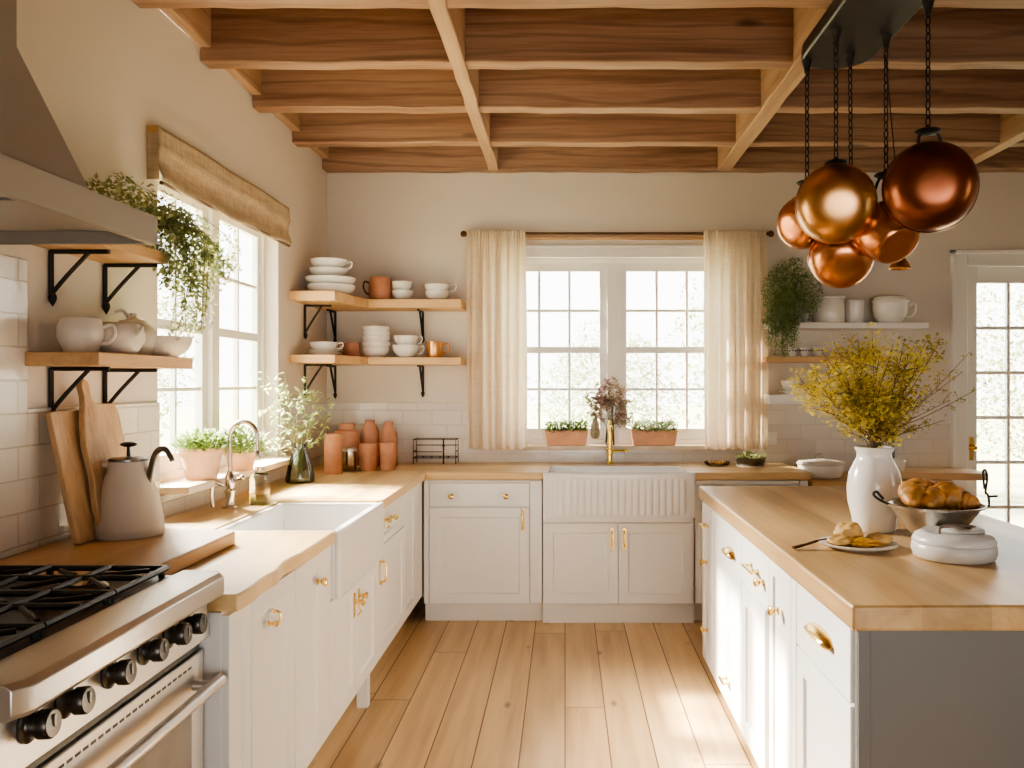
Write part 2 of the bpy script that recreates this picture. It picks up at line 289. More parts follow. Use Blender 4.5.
# ------------------------------------------------------------------ mesh helper
OFF = {}            # world offset of every unrotated root
class MB:
    def __init__(s): s.v = []; s.f = []; s.sm = []
    def add(s, vs, fs, m=None, smooth=True):
        o = len(s.v)
        s.v += [tuple(m @ Vector(v)) if m is not None else tuple(v) for v in vs]
        s.f += [tuple(o+i for i in f) for f in fs]
        return s
    def box(s, x0, x1, y0, y1, z0, z1, m=None):
        vs = [(x, y, z) for z in (z0, z1) for y in (y0, y1) for x in (x0, x1)]
        return s.add(vs, [(0, 2, 3, 1), (4, 5, 7, 6), (0, 1, 5, 4), (2, 6, 7, 3), (0, 4, 6, 2), (1, 3, 7, 5)], m)
    def lathe(s, prof, n=32, m=None, flute=None):
        """prof: list of (r, z) from bottom to top; r=0 closes"""
        vs = []; fs = []; rings = []
        for r, z in prof:
            if r <= 1e-6:
                rings.append([len(vs)]); vs.append((0, 0, z))
            else:
                st = len(vs)
                for k in range(n):
                    a = 2*PI*k/n; rr = r*(flute(a) if flute else 1)
                    vs.append((rr*math.cos(a), rr*math.sin(a), z))
                rings.append(list(range(st, st+n)))
        for a, b in zip(rings, rings[1:]):
            if len(a) == 1 and len(b) == 1: continue
            for k in range(n):
                k2 = (k+1) % n
                if len(a) == 1: fs.append((a[0], b[k2], b[k]))
                elif len(b) == 1: fs.append((a[k], a[k2], b[0]))
                else: fs.append((a[k], a[k2], b[k2], b[k]))
        return s.add(vs, fs, m)
    def tube(s, pts, r, n=8, caps=True, closed=False, m=None, flat=1.0):
        pts = [Vector(p) for p in pts]
        rs = r if isinstance(r, (list, tuple)) else [r]*len(pts)
        vs = []; fs = []; prev = None
        cnt = len(pts)
        for i, p in enumerate(pts):
            if closed: t = (pts[(i+1) % cnt]-pts[i-1])
            else: t = pts[min(i+1, cnt-1)]-pts[max(i-1, 0)]
            t = t.normalized() if t.length > 1e-9 else Vector((0, 0, 1))
            if prev is None:
                u = t.cross(Vector((0, 0, 1)))
                if u.length < 1e-3: u = t.cross(Vector((1, 0, 0)))
            else:
                u = prev-t*prev.dot(t)
                if u.length < 1e-6: u = t.orthogonal()
            u.normalize(); w = t.cross(u); prev = u
            for k in range(n):
                a = 2*PI*k/n
                vs.append(p+u*(rs[i]*math.cos(a))+w*(rs[i]*flat*math.sin(a)))
        for i in range(cnt-1 if not closed else cnt):
            j = (i+1) % cnt
            for k in range(n):
                k2 = (k+1) % n
                fs.append((i*n+k, i*n+k2, j*n+k2, j*n+k))
        if caps and not closed:
            fs.append(tuple(range(n))[::-1]); fs.append(tuple((cnt-1)*n+k for k in range(n)))
        return s.add(vs, fs, m)
    def prism(s, poly, z0, z1, m=None):
        n = len(poly)
        vs = [(p[0], p[1], z0) for p in poly]+[(p[0], p[1], z1) for p in poly]
        fs = [tuple(range(n))[::-1], tuple(range(n, 2*n))]+[(k, (k+1) % n, n+(k+1) % n, n+k) for k in range(n)]
        return s.add(vs, fs, m)
    def ball(s, c, r, nu=10, nv=6, m=None, sq=(1, 1, 1), jit=0.0, seed=0.0):
        vs = []; fs = []
        for i in range(nv+1):
            th = PI*i/nv
            if i in (0, nv): vs.append((0, 0, math.cos(th)))
            else:
                for k in range(nu):
                    a = 2*PI*k/nu; vs.append((math.sin(th)*math.cos(a), math.sin(th)*math.sin(a), math.cos(th)))
        idx = lambda i, k: 0 if i == 0 else (1+(nv-1)*nu if i == nv else 1+(i-1)*nu+k % nu)
        for i in range(nv):
            for k in range(nu):
                if i == 0: fs.append((0, idx(1, k), idx(1, k+1)))
                elif i == nv-1: fs.append((idx(i, k), idx(nv, 0), idx(i, k+1)))
                else: fs.append((idx(i, k), idx(i+1, k), idx(i+1, k+1), idx(i, k+1)))
        out = []
        for v in vs:
            k = 1+jit*noise.noise(Vector(v)*1.7+Vector((seed, seed*1.3, seed*.7))) if jit else 1
            out.append((c[0]+v[0]*r*sq[0]*k, c[1]+v[1]*r*sq[1]*k, c[2]+v[2]*r*sq[2]*k))
        return s.add(out, fs, m)
    def leaf(s, c, d, up, ln, wd, bend=0.25):
        c = Vector(c); d = Vector(d).normalized()
        u = d.cross(Vector(up))
        if u.length < 1e-4: u = d.orthogonal()
        u.normalize(); nrm = u.cross(d)
        a = c; b = c+d*ln*.5+u*wd*.5-nrm*ln*bend*.3; e = c+d*ln*.5-u*wd*.5-nrm*ln*bend*.3; t = c+d*ln-nrm*ln*bend*.1
        mid = c+d*ln*.5
        return s.add([a, b, t, e, mid], [(0, 1, 4), (1, 2, 4), (0, 4, 3), (4, 2, 3)])
    def build(s, name, mat, parent=None, bevel=0.0, angle=40, seg=2, loc=None, flat=False):
        off = Vector(OFF.get(parent.name, (0, 0, 0))) if parent is not None else Vector(loc or (0, 0, 0))
        me = bpy.data.meshes.new(name)
        me.from_pydata([tuple(Vector(v)-off) for v in s.v], [], s.f)
        me.validate(); me.update()
        bm = bmesh.new(); bm.from_mesh(me); bmesh.ops.recalc_face_normals(bm, faces=bm.faces); bm.to_mesh(me); bm.free()
        me.materials.append(mat)
        if not flat:
            me.polygons.foreach_set('use_smooth', [True]*len(me.polygons))
            me.set_sharp_from_angle(angle=R(angle))
        o = bpy.data.objects.new(name, me); COL.objects.link(o)
        if parent is not None:
            o.parent = parent; OFF[o.name] = tuple(off)
        else:
            o.location = off; OFF[o.name] = tuple(off)
        if bevel:
            b = o.modifiers.new('edge', 'BEVEL'); b.width = bevel; b.segments = seg; b.limit_method = 'ANGLE'; b.angle_limit = R(35)
            b.harden_normals = False
        return o
def tag(o, label, cat, group=None):
    o['label'] = label; o['category'] = cat
    if group: o['group'] = group
    return o
def thing(name, label, cat, loc=(0, 0, 0), rz=0.0, group=None):
    o = bpy.data.objects.new(name, None); COL.objects.link(o)
    o.empty_display_size = 0.05
    o.location = loc; o.rotation_euler = (0, 0, rz)
    OFF[o.name] = tuple(loc) if rz == 0 else (0, 0, 0)
    if label: tag(o, label, cat, group)
    return o
def struct(o): o['kind'] = 'structure'; return o
def T(x, y, z): return Matrix.Translation((x, y, z))
def copy_tree(o, parent=None):
    c = o.copy(); COL.objects.link(c); c.parent = parent
    for ch in list(o.children): copy_tree(ch, c)
    return c
def dup(o, loc, label, rz=None):
    c = copy_tree(o); c.location = loc; c['label'] = label
    if rz is not None: c.rotation_euler = (0, 0, rz)
    return c
def arc(c, r, a0, a1, n, plane='XZ'):
    out = []
    for i in range(n+1):
        a = a0+(a1-a0)*i/n; x = r*math.cos(a); y = r*math.sin(a)
        out.append({'XZ': (c[0]+x, c[1], c[2]+y), 'YZ': (c[0], c[1]+x, c[2]+y), 'XY': (c[0]+x, c[1]+y, c[2])}[plane])
    return out
def spline(pts, n=8):
    """Catmull-Rom through pts"""
    P = [Vector(p) for p in pts]; P = [P[0]*2-P[1]]+P+[P[-1]*2-P[-2]]
    out = []
    for i in range(1, len(P)-2):
        for k in range(n):
            t = k/n; a, b, c, d = P[i-1:i+3]
            out.append(.5*((2*b)+(c-a)*t+(2*a-5*b+4*c-d)*t*t+(3*b-a-3*c+d)*t**3))
    out.append(P[-2]); return out
# ------------------------------------------------------------------ the room
XL, YB, XR, YF, ZC = -1.62, 5.78, 3.95, -1.6, 3.17
WT = 0.16
b = MB().box(XL-WT, XR+WT, YF-WT, YB+WT, -0.12, 0.0); struct(b.build('floor', M['floor'], flat=True))
b = MB().box(XL-WT, XR+WT, YF-WT, YB+WT, ZC, ZC+.12); struct(b.build('ceiling', M['ceiling'], flat=True))
# left wall: window opening
LW = (3.38, 4.80, 1.02, 2.36)
b = MB()
b.box(XL-WT, XL, YF, LW[0], 0, ZC); b.box(XL-WT, XL, LW[1], YB, 0, ZC)
b.box(XL-WT, XL, LW[0], LW[1], 0, LW[2]); b.box(XL-WT, XL, LW[0], LW[1], LW[3], ZC)
struct(b.build('wall_left', M['wall'], flat=True))
BW = (-.47, 1.13, 1.01, 2.31)
DO = (2.715, 3.565, 2.26)
b = MB()
b.box(XL-WT, BW[0], YB, YB+WT, 0, ZC); b.box(BW[1], DO[0], YB, YB+WT, 0, ZC); b.box(DO[1], XR+WT, YB, YB+WT, 0, ZC)
b.box(BW[0], BW[1], YB, YB+WT, 0, BW[2]); b.box(BW[0], BW[1], YB, YB+WT, BW[3], ZC); b.box(DO[0], DO[1], YB, YB+WT, DO[2], ZC)
struct(b.build('wall_back', M['wall'], flat=True))
RW = (1.3, 2.2, 1.0, 2.3)     # window in the unseen side wall
b = MB()
b.box(XR, XR+WT, YF, RW[0], 0, ZC); b.box(XR, XR+WT, RW[1], YB, 0, ZC)
b.box(XR, XR+WT, RW[0], RW[1], 0, RW[2]); b.box(XR, XR+WT, RW[0], RW[1], RW[3], ZC)
struct(b.build('wall_right', M['wall'], flat=True))
b = MB().box(XL-WT, XR+WT, YF-WT, YF, 0, ZC); struct(b.build('wall_front', M['wall'], flat=True))

# ceiling beams
n_names = ['first', 'second', 'third', 'fourth', 'fifth', 'sixth', 'seventh']
for i, (y0, y1) in enumerate([(5.655, 5.775), (5.04, 5.14), (4.40, 4.50), (3.77, 3.87), (3.135, 3.235), (2.50, 2.60), (1.87, 1.97)]):
    m = MB(); rng = random.Random(i+3)
    x0, x1 = XL+.002, XR-.002; ns = 40
    xs = [x0+(x1-x0)*k/ns for k in range(ns+1)]
    zz = [2.885+rng.uniform(-.004, .004) for k in xs]
    vs = []
    for x, z in zip(xs, zz): vs += [(x, y0, z), (x, y1, z+.001), (x, y1, 3.168), (x, y0, 3.168)]
    fs = []
    for k in range(ns):
        a = 4*k; c = a+4
        for e in range(4): fs.append((a+e, a+(e+1) % 4, c+(e+1) % 4, c+e))
    fs += [(0, 1, 2, 3), (4*ns, 4*ns+1, 4*ns+2, 4*ns+3)]
    m.add(vs, fs)
    o = m.build('ceiling_beam', M['beam_x'], bevel=.006, loc=(0, y0, 2.885))
    tag(o, 'rough timber ceiling beam running wall to wall, %s one out from the window wall' % n_names[i], 'beam', 'timber beams across the ceiling')
for lab, xc, w in (('above the curtained window', -.476, .066), ('that the pan rack hangs under', 1.057, .09), ('nearest the glazed door', 2.62, .08)):
    m = MB(); ns = 40; rng = random.Random(int(xc*100)); vs = []; fs = []
    for k in range(ns+1):
        y = .5+(5.65-.5)*k/ns; dx = rng.uniform(-.004, .004)
        vs += [(xc-w/2+dx, y, 2.872), (xc+w/2+dx, y, 2.872), (xc+w/2, y, 3.167), (xc-w/2, y, 3.167)]
    for k in range(ns):
        a = 4*k; c = a+4
        for e in range(4): fs.append((a+e, a+(e+1) % 4, c+(e+1) % 4, c+e))
    fs += [(0, 1, 2, 3), (4*ns, 4*ns+1, 4*ns+2, 4*ns+3)]
    m.add(vs, fs)
    o = m.build('ceiling_joist', M['beam_y'], bevel=.005, loc=(xc, .5, 2.872))
    tag(o, 'pale timber running lengthwise under the ceiling, '+lab, 'beam', 'lengthwise ceiling timbers')
m = MB().box(XL+.001, XL+.05, .5, 5.65, 2.95, 3.166)
o = m.build('wall_plate', M['beam_y'], bevel=.004, loc=(XL, .5, 2.95)); tag(o, 'timber plate along the top of the wall above the roman blind', 'beam')

# tiled splashbacks
def tiles(name, x0, x1, y0, y1, z0, z1, mat): return struct(MB().box(x0, x1, y0, y1, z0, z1).build(name, mat, bevel=.002))
tiles('trim_1', XL, XL+.012, .9, 2.545, .90, 1.83, M['tile_y'])
tiles('trim_2', XL, XL+.012, 2.545, 3.375, .90, 1.385, M['tile_y'])
tiles('trim_3', XL, XL+.012, 3.375, 4.82, .90, 1.012, M['tile_y'])
tiles('trim_4', XL, XL+.012, 4.82, YB-.012, .90, 1.325, M['tile_y'])
tiles('trim_5', XL, -.62, YB-.012, YB, .90, 1.325, M['tile_x'])
tiles('trim_6', -.62, 1.36, YB-.012, YB, .90, 1.005, M['tile_x'])
tiles('trim_7', 1.36, 2.64, YB-.012, YB, .80, 1.325, M['tile_x'])

# ------------------------------------------------------------------ windows
def window(name, to_w, W, z0, z1, sashes, cols, rows, depth0, sill_out, casing, mullion=.10, stile=.05, bottom=.075):
    """to_w: local (u along wall, d into the wall, z) -> world"""
    root = bpy.data.objects.new(name, None); COL.objects.link(root); OFF[root.name] = (0, 0, 0); struct(root)
    def bx(m, u0, u1, d0, d1, za, zb):
        vs = [to_w(u, d, z) for z in (za, zb) for d in (d0, d1) for u in (u0, u1)]
        m.add(vs, [(0, 2, 3, 1), (4, 5, 7, 6), (0, 1, 5, 4), (2, 6, 7, 3), (0, 4, 6, 2), (1, 3, 7, 5)])
    fr = MB(); d0, d1 = depth0, depth0+.07
    t = .035
    bx(fr, 0, t, d0, d1, z0, z1); bx(fr, W-t, W, d0, d1, z0, z1); bx(fr, t, W-t, d0, d1, z1-t, z1); bx(fr, t, W-t, d0, d1, z0, z0+t)
    sw = (W-2*t-mullion*(sashes-1))/sashes
    for k in range(sashes-1):
        u = t+sw*(k+1)+mullion*k; bx(fr, u, u+mullion, d0-.01, d1, z0+t, z1-t)
    fr.build('window_frame', M['trim'], root, bevel=.003)
    if casing:
        c = MB(); cw = .065
        bx(c, -cw, 0, -.018, .0, z0-.0, z1+cw); bx(c, W, W+cw, -.018, .0, z0, z1+cw); bx(c, 0, W, -.018, .0, z1, z1+cw)
        bx(c, -cw-.01, W+cw+.01, -.026, .0, z1+cw, z1+cw+.018)
        c.build('casing', M['trim'], root, bevel=.003)
    for k in range(sashes):
        u0 = t+(sw+mullion)*k; u1 = u0+sw
        s = MB(); e0, e1 = d0+.012, d0+.05
        bx(s, u0, u0+stile, e0, e1, z0+t, z1-t); bx(s, u1-stile, u1, e0, e1, z0+t, z1-t)
        bx(s, u0+stile, u1-stile, e0, e1, z1-t-stile, z1-t); bx(s, u0+stile, u1-stile, e0, e1, z0+t, z0+t+bottom)
        gu0, gu1, gz0, gz1 = u0+stile, u1-stile, z0+t+bottom, z1-t-stile
        mid = (gz0+gz1)/2
        bx(s, gu0, gu1, e0, e1, mid-.022, mid+.022)
        for c in range(1, cols):
            u = gu0+(gu1-gu0)*c/cols; bx(s, u-.009, u+.009, e0+.006, e1-.006, gz0, gz1)
        for r in range(1, rows):
            if r*2 == rows: continue
            z = gz0+(gz1-gz0)*r/rows; bx(s, gu0, gu1, e0+.007, e1-.007, z-.009, z+.009)
        so = s.build('sash', M['trim'], root, bevel=.0025)
        g = MB(); ym = (e0+e1)/2
        g.add([to_w(gu0, ym, gz0), to_w(gu1, ym, gz0), to_w(gu1, ym, gz1), to_w(gu0, ym, gz1)], [(0, 1, 2, 3)])
        g.build('pane', M['glass'], so)
    if sill_out is not None:
        s = MB(); bx(s, -.07 if casing else 0, W+.07 if casing else W, -sill_out, 0, z0-.028, z0+.002)
        bx(s, 0.001, W-.001, 0, d0+.02, z0-.02, z0+.002)
        s.build('window_sill', M['sill'], root, bevel=.004)
    return root
M['sill'] = wood('pale limed sill', (0.62, 0.48, 0.33), (0.74, 0.61, 0.45), (0.80, 0.69, 0.54), 'Y', 0.5, grain=8)
window('window_1', lambda u, d, z: (XL-d, LW[0]+u, z), LW[1]-LW[0], 1.045, LW[3], 2, 2, 4, .07, .125, False, mullion=.08, stile=.06)
window('window_2', lambda u, d, z: (BW[0]+u, YB+d, z), BW[1]-BW[0], 1.035, BW[3], 2, 3, 4, .045, .07, True, mullion=.085, stile=.05)
window('window_3', lambda u, d, z: (XR+d, RW[1]-u, z), RW[1]-RW[0], RW[2], RW[3], 2, 2, 3, .06, None, False)

# glazed door in the end wall
d = bpy.data.objects.new('door_1', None); COL.objects.link(d); OFF[d.name] = (0, 0, 0); struct(d)
c = MB(); cw = .085
c.box(DO[0]-cw, DO[0]+.012, YB-.025, YB, 0, DO[2]+cw); c.box(DO[1]-.012, DO[1]+cw, YB-.025, YB, 0, DO[2]+cw); c.box(DO[0]+.012, DO[1]-.012, YB-.025, YB, DO[2]-.012, DO[2]+cw)
c.box(DO[0]-cw-.012, DO[0]-cw+.014, YB-.036, YB, 0, DO[2]+cw+.014); c.box(DO[0]-cw-.012, DO[1]+cw, YB-.036, YB, DO[2]+cw-.012, DO[2]+cw+.014)
c.build('casing', M['trim'], d, bevel=.004)
s = MB(); y0, y1 = YB+.02, YB+.065; x0, x1 = DO[0]+.001, DO[1]-.001; zt = DO[2]-.001
gx0, gx1, gz0, gz1 = x0+.096, x1-.096, .42, 2.14
s.box(x0, gx0, y0, y1, .01, zt); s.box(gx1, x1, y0, y1, .01, zt); s.box(gx0, gx1, y0, y1, gz1, zt); s.box(gx0, gx1, y0, y1, .01, gz0)
for k in (1, 2):
    x = gx0+(gx1-gx0)*k/3; s.box(x-.011, x+.011, y0+.006, y1-.006, gz0, gz1)
for k in range(1, 6):
    z = gz1-.306*k; 
    if z > gz0: s.box(gx0, gx1, y0+.007, y1-.007, z-.012, z+.012)
leafd = s.build('door_leaf', M['trim'], d, bevel=.003)
g = MB(); g.add([(gx0, (y0+y1)/2, gz0), (gx1, (y0+y1)/2, gz0), (gx1, (y0+y1)/2, gz1), (gx0, (y0+y1)/2, gz1)], [(0, 1, 2, 3)]); g.build('pane', M['glass'], leafd)
k = MB(); hx = gx0-.04
k.lathe([(0, 0), (.022, 0), (.024, .006), (.012, .012), (.010, .03), (.02, .04), (.022, .052), (.014, .062), (0, .064)], 16, T(hx, y0, 1.02) @ Matrix.Rotation(R(90), 4, 'X'))
k.box(hx-.014, hx+.014, y0-.004, y0+.001, .93, 1.09)
k.build('door_handle', M['brass'], leafd)

# ------------------------------------------------------------------ outside
o = MB().box(-40, 45, -30, 60, -.35, -.25).build('lawn', M['grass'], flat=True); o['kind'] = 'structure'; o['label'] = 'sunlit lawn outside the windows'
def tree(name, label, x, y, h, r, n, seed, z0=-.25, trunk=True, group='trees and shrubs outside'):
    rng = random.Random(seed)
    root = thing(name, label, 'tree' if trunk else 'shrub', (x, y, z0), 0, group)
    if trunk:
        MB().tube([(x, y, z0), (x+.1, y, z0+h*.35), (x-.05, y+.05, z0+h*.8)], [.14, .1, .04], 8).build('trunk', M['bark'], root)
    m = MB()
    for i in range(int(n*2.2)):
        while True:
            p = Vector((rng.uniform(-1, 1), rng.uniform(-1, 1), rng.uniform(-1, 1)))
            if .35 < p.length < 1: break
        k = 1+.35*noise.noise(p*2.2+Vector((seed, 0, 0)))
        c = (x+p.x*r*k, y+p.y*r*k, z0+h*.58+p.z*h*.46*k)
        dd = Vector((rng.uniform(-1, 1), rng.uniform(-1, 1), rng.uniform(-.8, .5)))
        m.leaf(c, dd, (0, 0, 1), rng.uniform(.06, .13), rng.uniform(.04, .07))
    m.build('foliage', M['hedge'], root, flat=True)
for i, (x, y, h, r, n, t, lb) in enumerate([
    (-2.2, 12.5, 4.4, 1.5, 2600, True, 'pale green tree outside, seen past the linen curtain nearer the corner shelves'),
    (0.8, 15.5, 2.6, 1.3, 2200, False, 'low pale shrub outside behind the window mullion'),
    (3.1, 13.0, 3.8, 1.5, 2600, True, 'pale green tree outside, seen past the curtain nearer the white shelf'),
    (7.2, 12.6, 3.2, 1.6, 2200, True, 'pale tree outside, seen through the glazed door'),
    (-6.6, 11.2, 3.6, 1.6, 2600, True, 'pale leafy tree outside the sink window under the roman blind, the farther one'),
    (-6.0, 7.4, 2.3, 1.3, 2200, False, 'pale green shrub outside the sink window under the roman blind')]):
    tree('garden_tree' if t else 'garden_shrub', lb, x, y, h, r, n, i+11, trunk=t)

# ------------------------------------------------------------------ blind and curtains
root = thing('roman_blind', 'woven beige roman blind pulled up above the side window', 'blind', (XL, 4.02, 2.24))
m = MB(); Y0, Y1 = 3.285, 4.83
vs = []; nz = 14; ny = 60
for j in range(nz+1):
    t = j/nz; z = 2.455-.215*t
    for i in range(ny+1):
        y = Y0+(Y1-Y0)*i/ny
        x = XL+.055+.012*math.sin(t*PI*2.5)*(t > .35)+.004*math.sin(y*9+t*3)
        zz = z+(-.012*math.sin(PI*i/ny)-.006*math.sin(y*13) if t > .6 else 0)
        vs.append((x, y, zz))
fs = [(j*(ny+1)+i, j*(ny+1)+i+1, (j+1)*(ny+1)+i+1, (j+1)*(ny+1)+i) for j in range(nz) for i in range(ny)]
m.add(vs, fs)
fo = m.build('fabric_panel', M['burlap'], root)
fo.modifiers.new('thick', 'SOLIDIFY').thickness = .006
m = MB().box(XL+.002, XL+.045, Y0, Y1, 2.43, 2.458); m.build('head_rail', M['shelf_y'], root, bevel=.003)
for ya_, yb_ in ((Y0, Y0+.004), (Y1-.004, Y1)): MB().box(XL+.003, XL+.05, ya_, yb_, 2.25, 2.43).build('side_return', M['burlap'], root)
m = MB().tube([(XL+.055, Y0+.01, 2.238), (XL+.055, Y1-.01, 2.238)], .009, 8); m.build('bottom_rod', M['bronze'], root)

root = thing('curtain_rod', 'dark bronze curtain rod above the window over the fluted sink', 'curtain rod', (.35, 5.70, 2.458))
MB().tube([(-.665, 5.70, 2.458), (1.365, 5.70, 2.458)], .011, 12).build('rod', M['bronze'], root)
MB().box(-.64, 1.34, 5.752, 5.779, 2.432, 2.448).build('rod_lit_edge', M['shelf_x'], root, bevel=.003)  # added pale strip standing for the rod's lit underside
for x in (-.68, 1.38): MB().ball((x, 5.70, 2.458), .022, 14, 10).build('finial', M['bronze'], root)
for x in (-.63, 1.33): MB().tube([(x, 5.70, 2.458), (x, 5.752, 2.44)], .007, 8).build('rod_bracket', M['bronze'], root)
def curtain(x0, x1, label, seed, inner):
    rng = random.Random(seed)
    root = thing('linen_curtain', label, 'curtain', ((x0+x1)/2, 5.70, 1.02), 0, 'linen curtains at the sink window')
    nx, nz = 150, 40; vs = []; zt, zb = 2.475, 1.02
    ph = [rng.uniform(0, 6.28) for _ in range(6)]
    for j in range(nz+1):
        t = j/nz; z = zt+(zb-zt)*t
        for i in range(nx+1):
            u = i/nx
            head = max(0, 1-t/.09)
            amp = (.012+.017*min(1, t*1.6))
            f = math.sin(u*PI*2*7+ph[0]+1.1*math.sin(u*5+ph[1])+.25*math.sin(t*2.2+ph[2]))*.75+math.sin(u*PI*2*3.4+ph[3]+.5*t)*.45
            gather = math.sin(u*PI*2*26+ph[4])*.004*(1-min(1, t*5))
            y = 5.685-.012+f*amp*(1-head*.8)*1.0+gather*1.5
            flare = 1+.05*math.sin(PI*t*.9)*.6
            xm = (x0+x1)/2
            x = xm+(x0+(x1-x0)*u-xm)*flare+.006*math.sin(u*31+t*2)
            if j == 0: y += 0; z2 = z+.006*math.sin(u*150)
            else: z2 = z
            if t > .97: z2 += .007*math.sin(u*PI*14+ph[5])
            vs.append((x, min(y, 5.742), z2))
    fs = [(j*(nx+1)+i, j*(nx+1)+i+1, (j+1)*(nx+1)+i+1, (j+1)*(nx+1)+i) for j in range(nz) for i in range(nx)]
    m = MB().add(vs, fs); m.build('fabric_panel', M['linen'], root, angle=180)
    m = MB()
    for k in range(9):
        x = x0+.012+(x1-x0-.024)*k/8
        m = MB().tube(arc((x, 5.70, 2.458), .0165, 0, 2*PI*15/16, 15, 'YZ'), .0028, 6, closed=True)
        m.build('curtain_ring', M['bronze'], root)
curtain(-.656, -.262, 'gathered cream linen curtain beside the corner shelves', 4, 1)
curtain(.925, 1.345, 'gathered cream linen curtain beside the trailing plant and white shelf', 9, -1)
# ------------------------------------------------------------------ cabinets (local: x along the front, -y towards the room)
def shaker(x0, x1, z0, z1, rail=.062, th=.021, rec=.010, yf=-.021, flat=False):
    m = MB(); yb = yf+th
    o = [(x0, z0), (x1, z0), (x1, z1), (x0, z1)]
    if flat:
        return m.box(x0, x1, yf, yb, z0, z1)
    r = rail; i = [(x0+r, z0+r), (x1-r, z0+r), (x1-r, z1-r), (x0+r, z1-r)]; e = .006
    j = [(x0+r+e, z0+r+e), (x1-r-e, z0+r+e), (x1-r-e, z1-r-e), (x0+r+e, z1-r-e)]
    vs = [(x, yb, z) for x, z in o]+[(x, yf, z) for x, z in o]+[(x, yf, z) for x, z in i]+[(x, yf+rec, z) for x, z in j]
    fs = [(0, 1, 2, 3)]
    for a in range(4):
        b_ = (a+1) % 4
        fs += [(a, b_, 4+b_, 4+a), (4+a, 4+b_, 8+b_, 8+a), (8+a, 8+b_, 12+b_, 12+a)]
    fs.append((12, 13, 14, 15))
    return m.add(vs, fs)
RX = Matrix.Rotation(R(90), 4, 'X')       # lathe axis z -> -y
def handle(kind, x, z, ln, parent, yf=-.021, mat=None):
    m = MB(); mat = mat or M['brass']
    if kind == 'knob':
        m.lathe([(0, 0), (.012, 0), (.013, .003), (.006, .006), (.0055, .014), (.012, .019), (.0165, .026), (.0165, .031), (.010, .036), (0, .037)], 20, T(x, yf, z) @ RX)
        nm = 'knob'
    elif kind == 'vpull':
        m.box(x-.010, x+.010, yf-.003, yf, z-ln/2, z+ln/2)
        m.tube(spline([(x, yf, z-ln*.40), (x, yf-.024, z-ln*.34), (x, yf-.030, z), (x, yf-.024, z+ln*.34), (x, yf, z+ln*.40)], 6), [.0055]*25, 10)
        m.lathe([(0, 0), (.006, 0), (.007, .006), (0, .010)], 10, T(x, yf-.003, z-ln*.46) @ RX)
        nm = 'pull_handle'
    elif kind == 'latch':
        m.box(x-.011, x+.011, yf-.003, yf, z-ln/2, z+ln/2)
        m.lathe([(0, 0), (.008, 0), (.007, .02), (.014, .027), (.014, .034), (0, .037)], 16, T(x, yf-.003, z+ln*.15) @ RX)
        m.tube([(x, yf-.02, z-ln*.05), (x, yf-.028, z-ln*.25), (x, yf-.014, z-ln*.42)], [.004, .005, .003], 8)
        m.tube([(x-.03, yf-.026, z+ln*.15), (x+.03, yf-.026, z+ln*.15)], .0045, 8)
        nm = 'latch_handle'
    elif kind == 'hbar':
        for s in (-1, 1):
            m.lathe([(0, 0), (.010, 0), (.010, .003), (.0055, .005), (.0055, .03)], 12, T(x+s*ln*.36, yf, z) @ RX)
        m.tube([(x-ln/2, yf-.03, z), (x+ln/2, yf-.03, z)], .0065, 12); nm = 'bar_handle'
    elif kind == 'cup':
        n = 14; vs = []; fs = []
        for i in range(n+1):
            u = -1+2*i/n; hw = math.sqrt(max(0, 1-u*u))
            for j in range(7):
                a = PI*j/6*.95
                rr = .010+.021*hw**.6
                vs.append((x+u*ln/2, yf-rr*math.sin(a)*1.15, z+rr*.62*math.cos(a)-.012*(1-hw)))
        for i in range(n):
            for j in range(6): fs.append((i*7+j, i*7+j+1, (i+1)*7+j+1, (i+1)*7+j))
        m.add(vs, fs)
        nm = 'cup_handle'
    elif kind == 'hook':
        m.lathe([(0, 0), (.009, 0), (.009, .003), (.005, .006), (.005, .016), (.010, .02), (.010, .026), (0, .028)], 14, T(x-.022, yf, z-.01) @ RX)
        m.lathe([(0, 0), (.009, 0), (.008, .003), (.004, .005), (.004, .012)], 14, T(x+.02, yf, z+.015) @ RX)
        m.tube(spline([(x+.02, yf-.012, z+.015), (x+.02, yf-.022, z+.005), (x+.018, yf-.018, z-.018), (x+.012, yf-.008, z-.026)], 5), .0038, 8)
        nm = 'hook_handle'
    return m.build(nm, mat, parent)
def cabinet(label, loc, rz, w, depth, fronts, zb=.175, zt=.874, ztop=None, group=None, mat=None, plinth=None, feet=(), name='base_cabinet', stile=True):
    mat = mat or M['cab']
    root = thing(name, label, 'cabinet', loc, rz, group); OFF[root.name] = (0, 0, 0)
    ct = ztop or zt
    MB().box(0.001, w-.001, 0, depth, zb, ct).build('carcass', mat, root, bevel=.0015)
    for f in fronts:
        kind, x0, x1, z0, z1, hs = f[:6]
        o = shaker(x0, x1, z0, z1, flat=(len(f) > 6 and f[6] == 'flat'), rail=(f[7] if len(f) > 7 else .058)).build(kind, mat, root, bevel=.0018)
        for h in hs: handle(h[0], h[1], h[2], h[3] if len(h) > 3 else .1, o)
    if plinth:
        y0, x0, x1 = plinth
        MB().box(x0, x1, y0, depth, 0.0, zb).build('plinth', M['plinth'], root, bevel=.001)
    for fx in feet:
        m = MB(); m.prism([(fx-.025, .005), (fx+.025, .005), (fx+.025, .055), (fx-.025, .055)], 0, zb); m.build('foot', mat, root, bevel=.003)
    return root
DZ0, DZ1 = .178, .866
LR = R(90); XF = -.881; g = 'white base cabinets along the window wall'
def left_cab(y0, y1, label, fronts, **k):
    return cabinet(label, (XF, y0, 0), LR, y1-y0, .725, fronts, group=g, plinth=(.12, 0, y1-y0), **k)
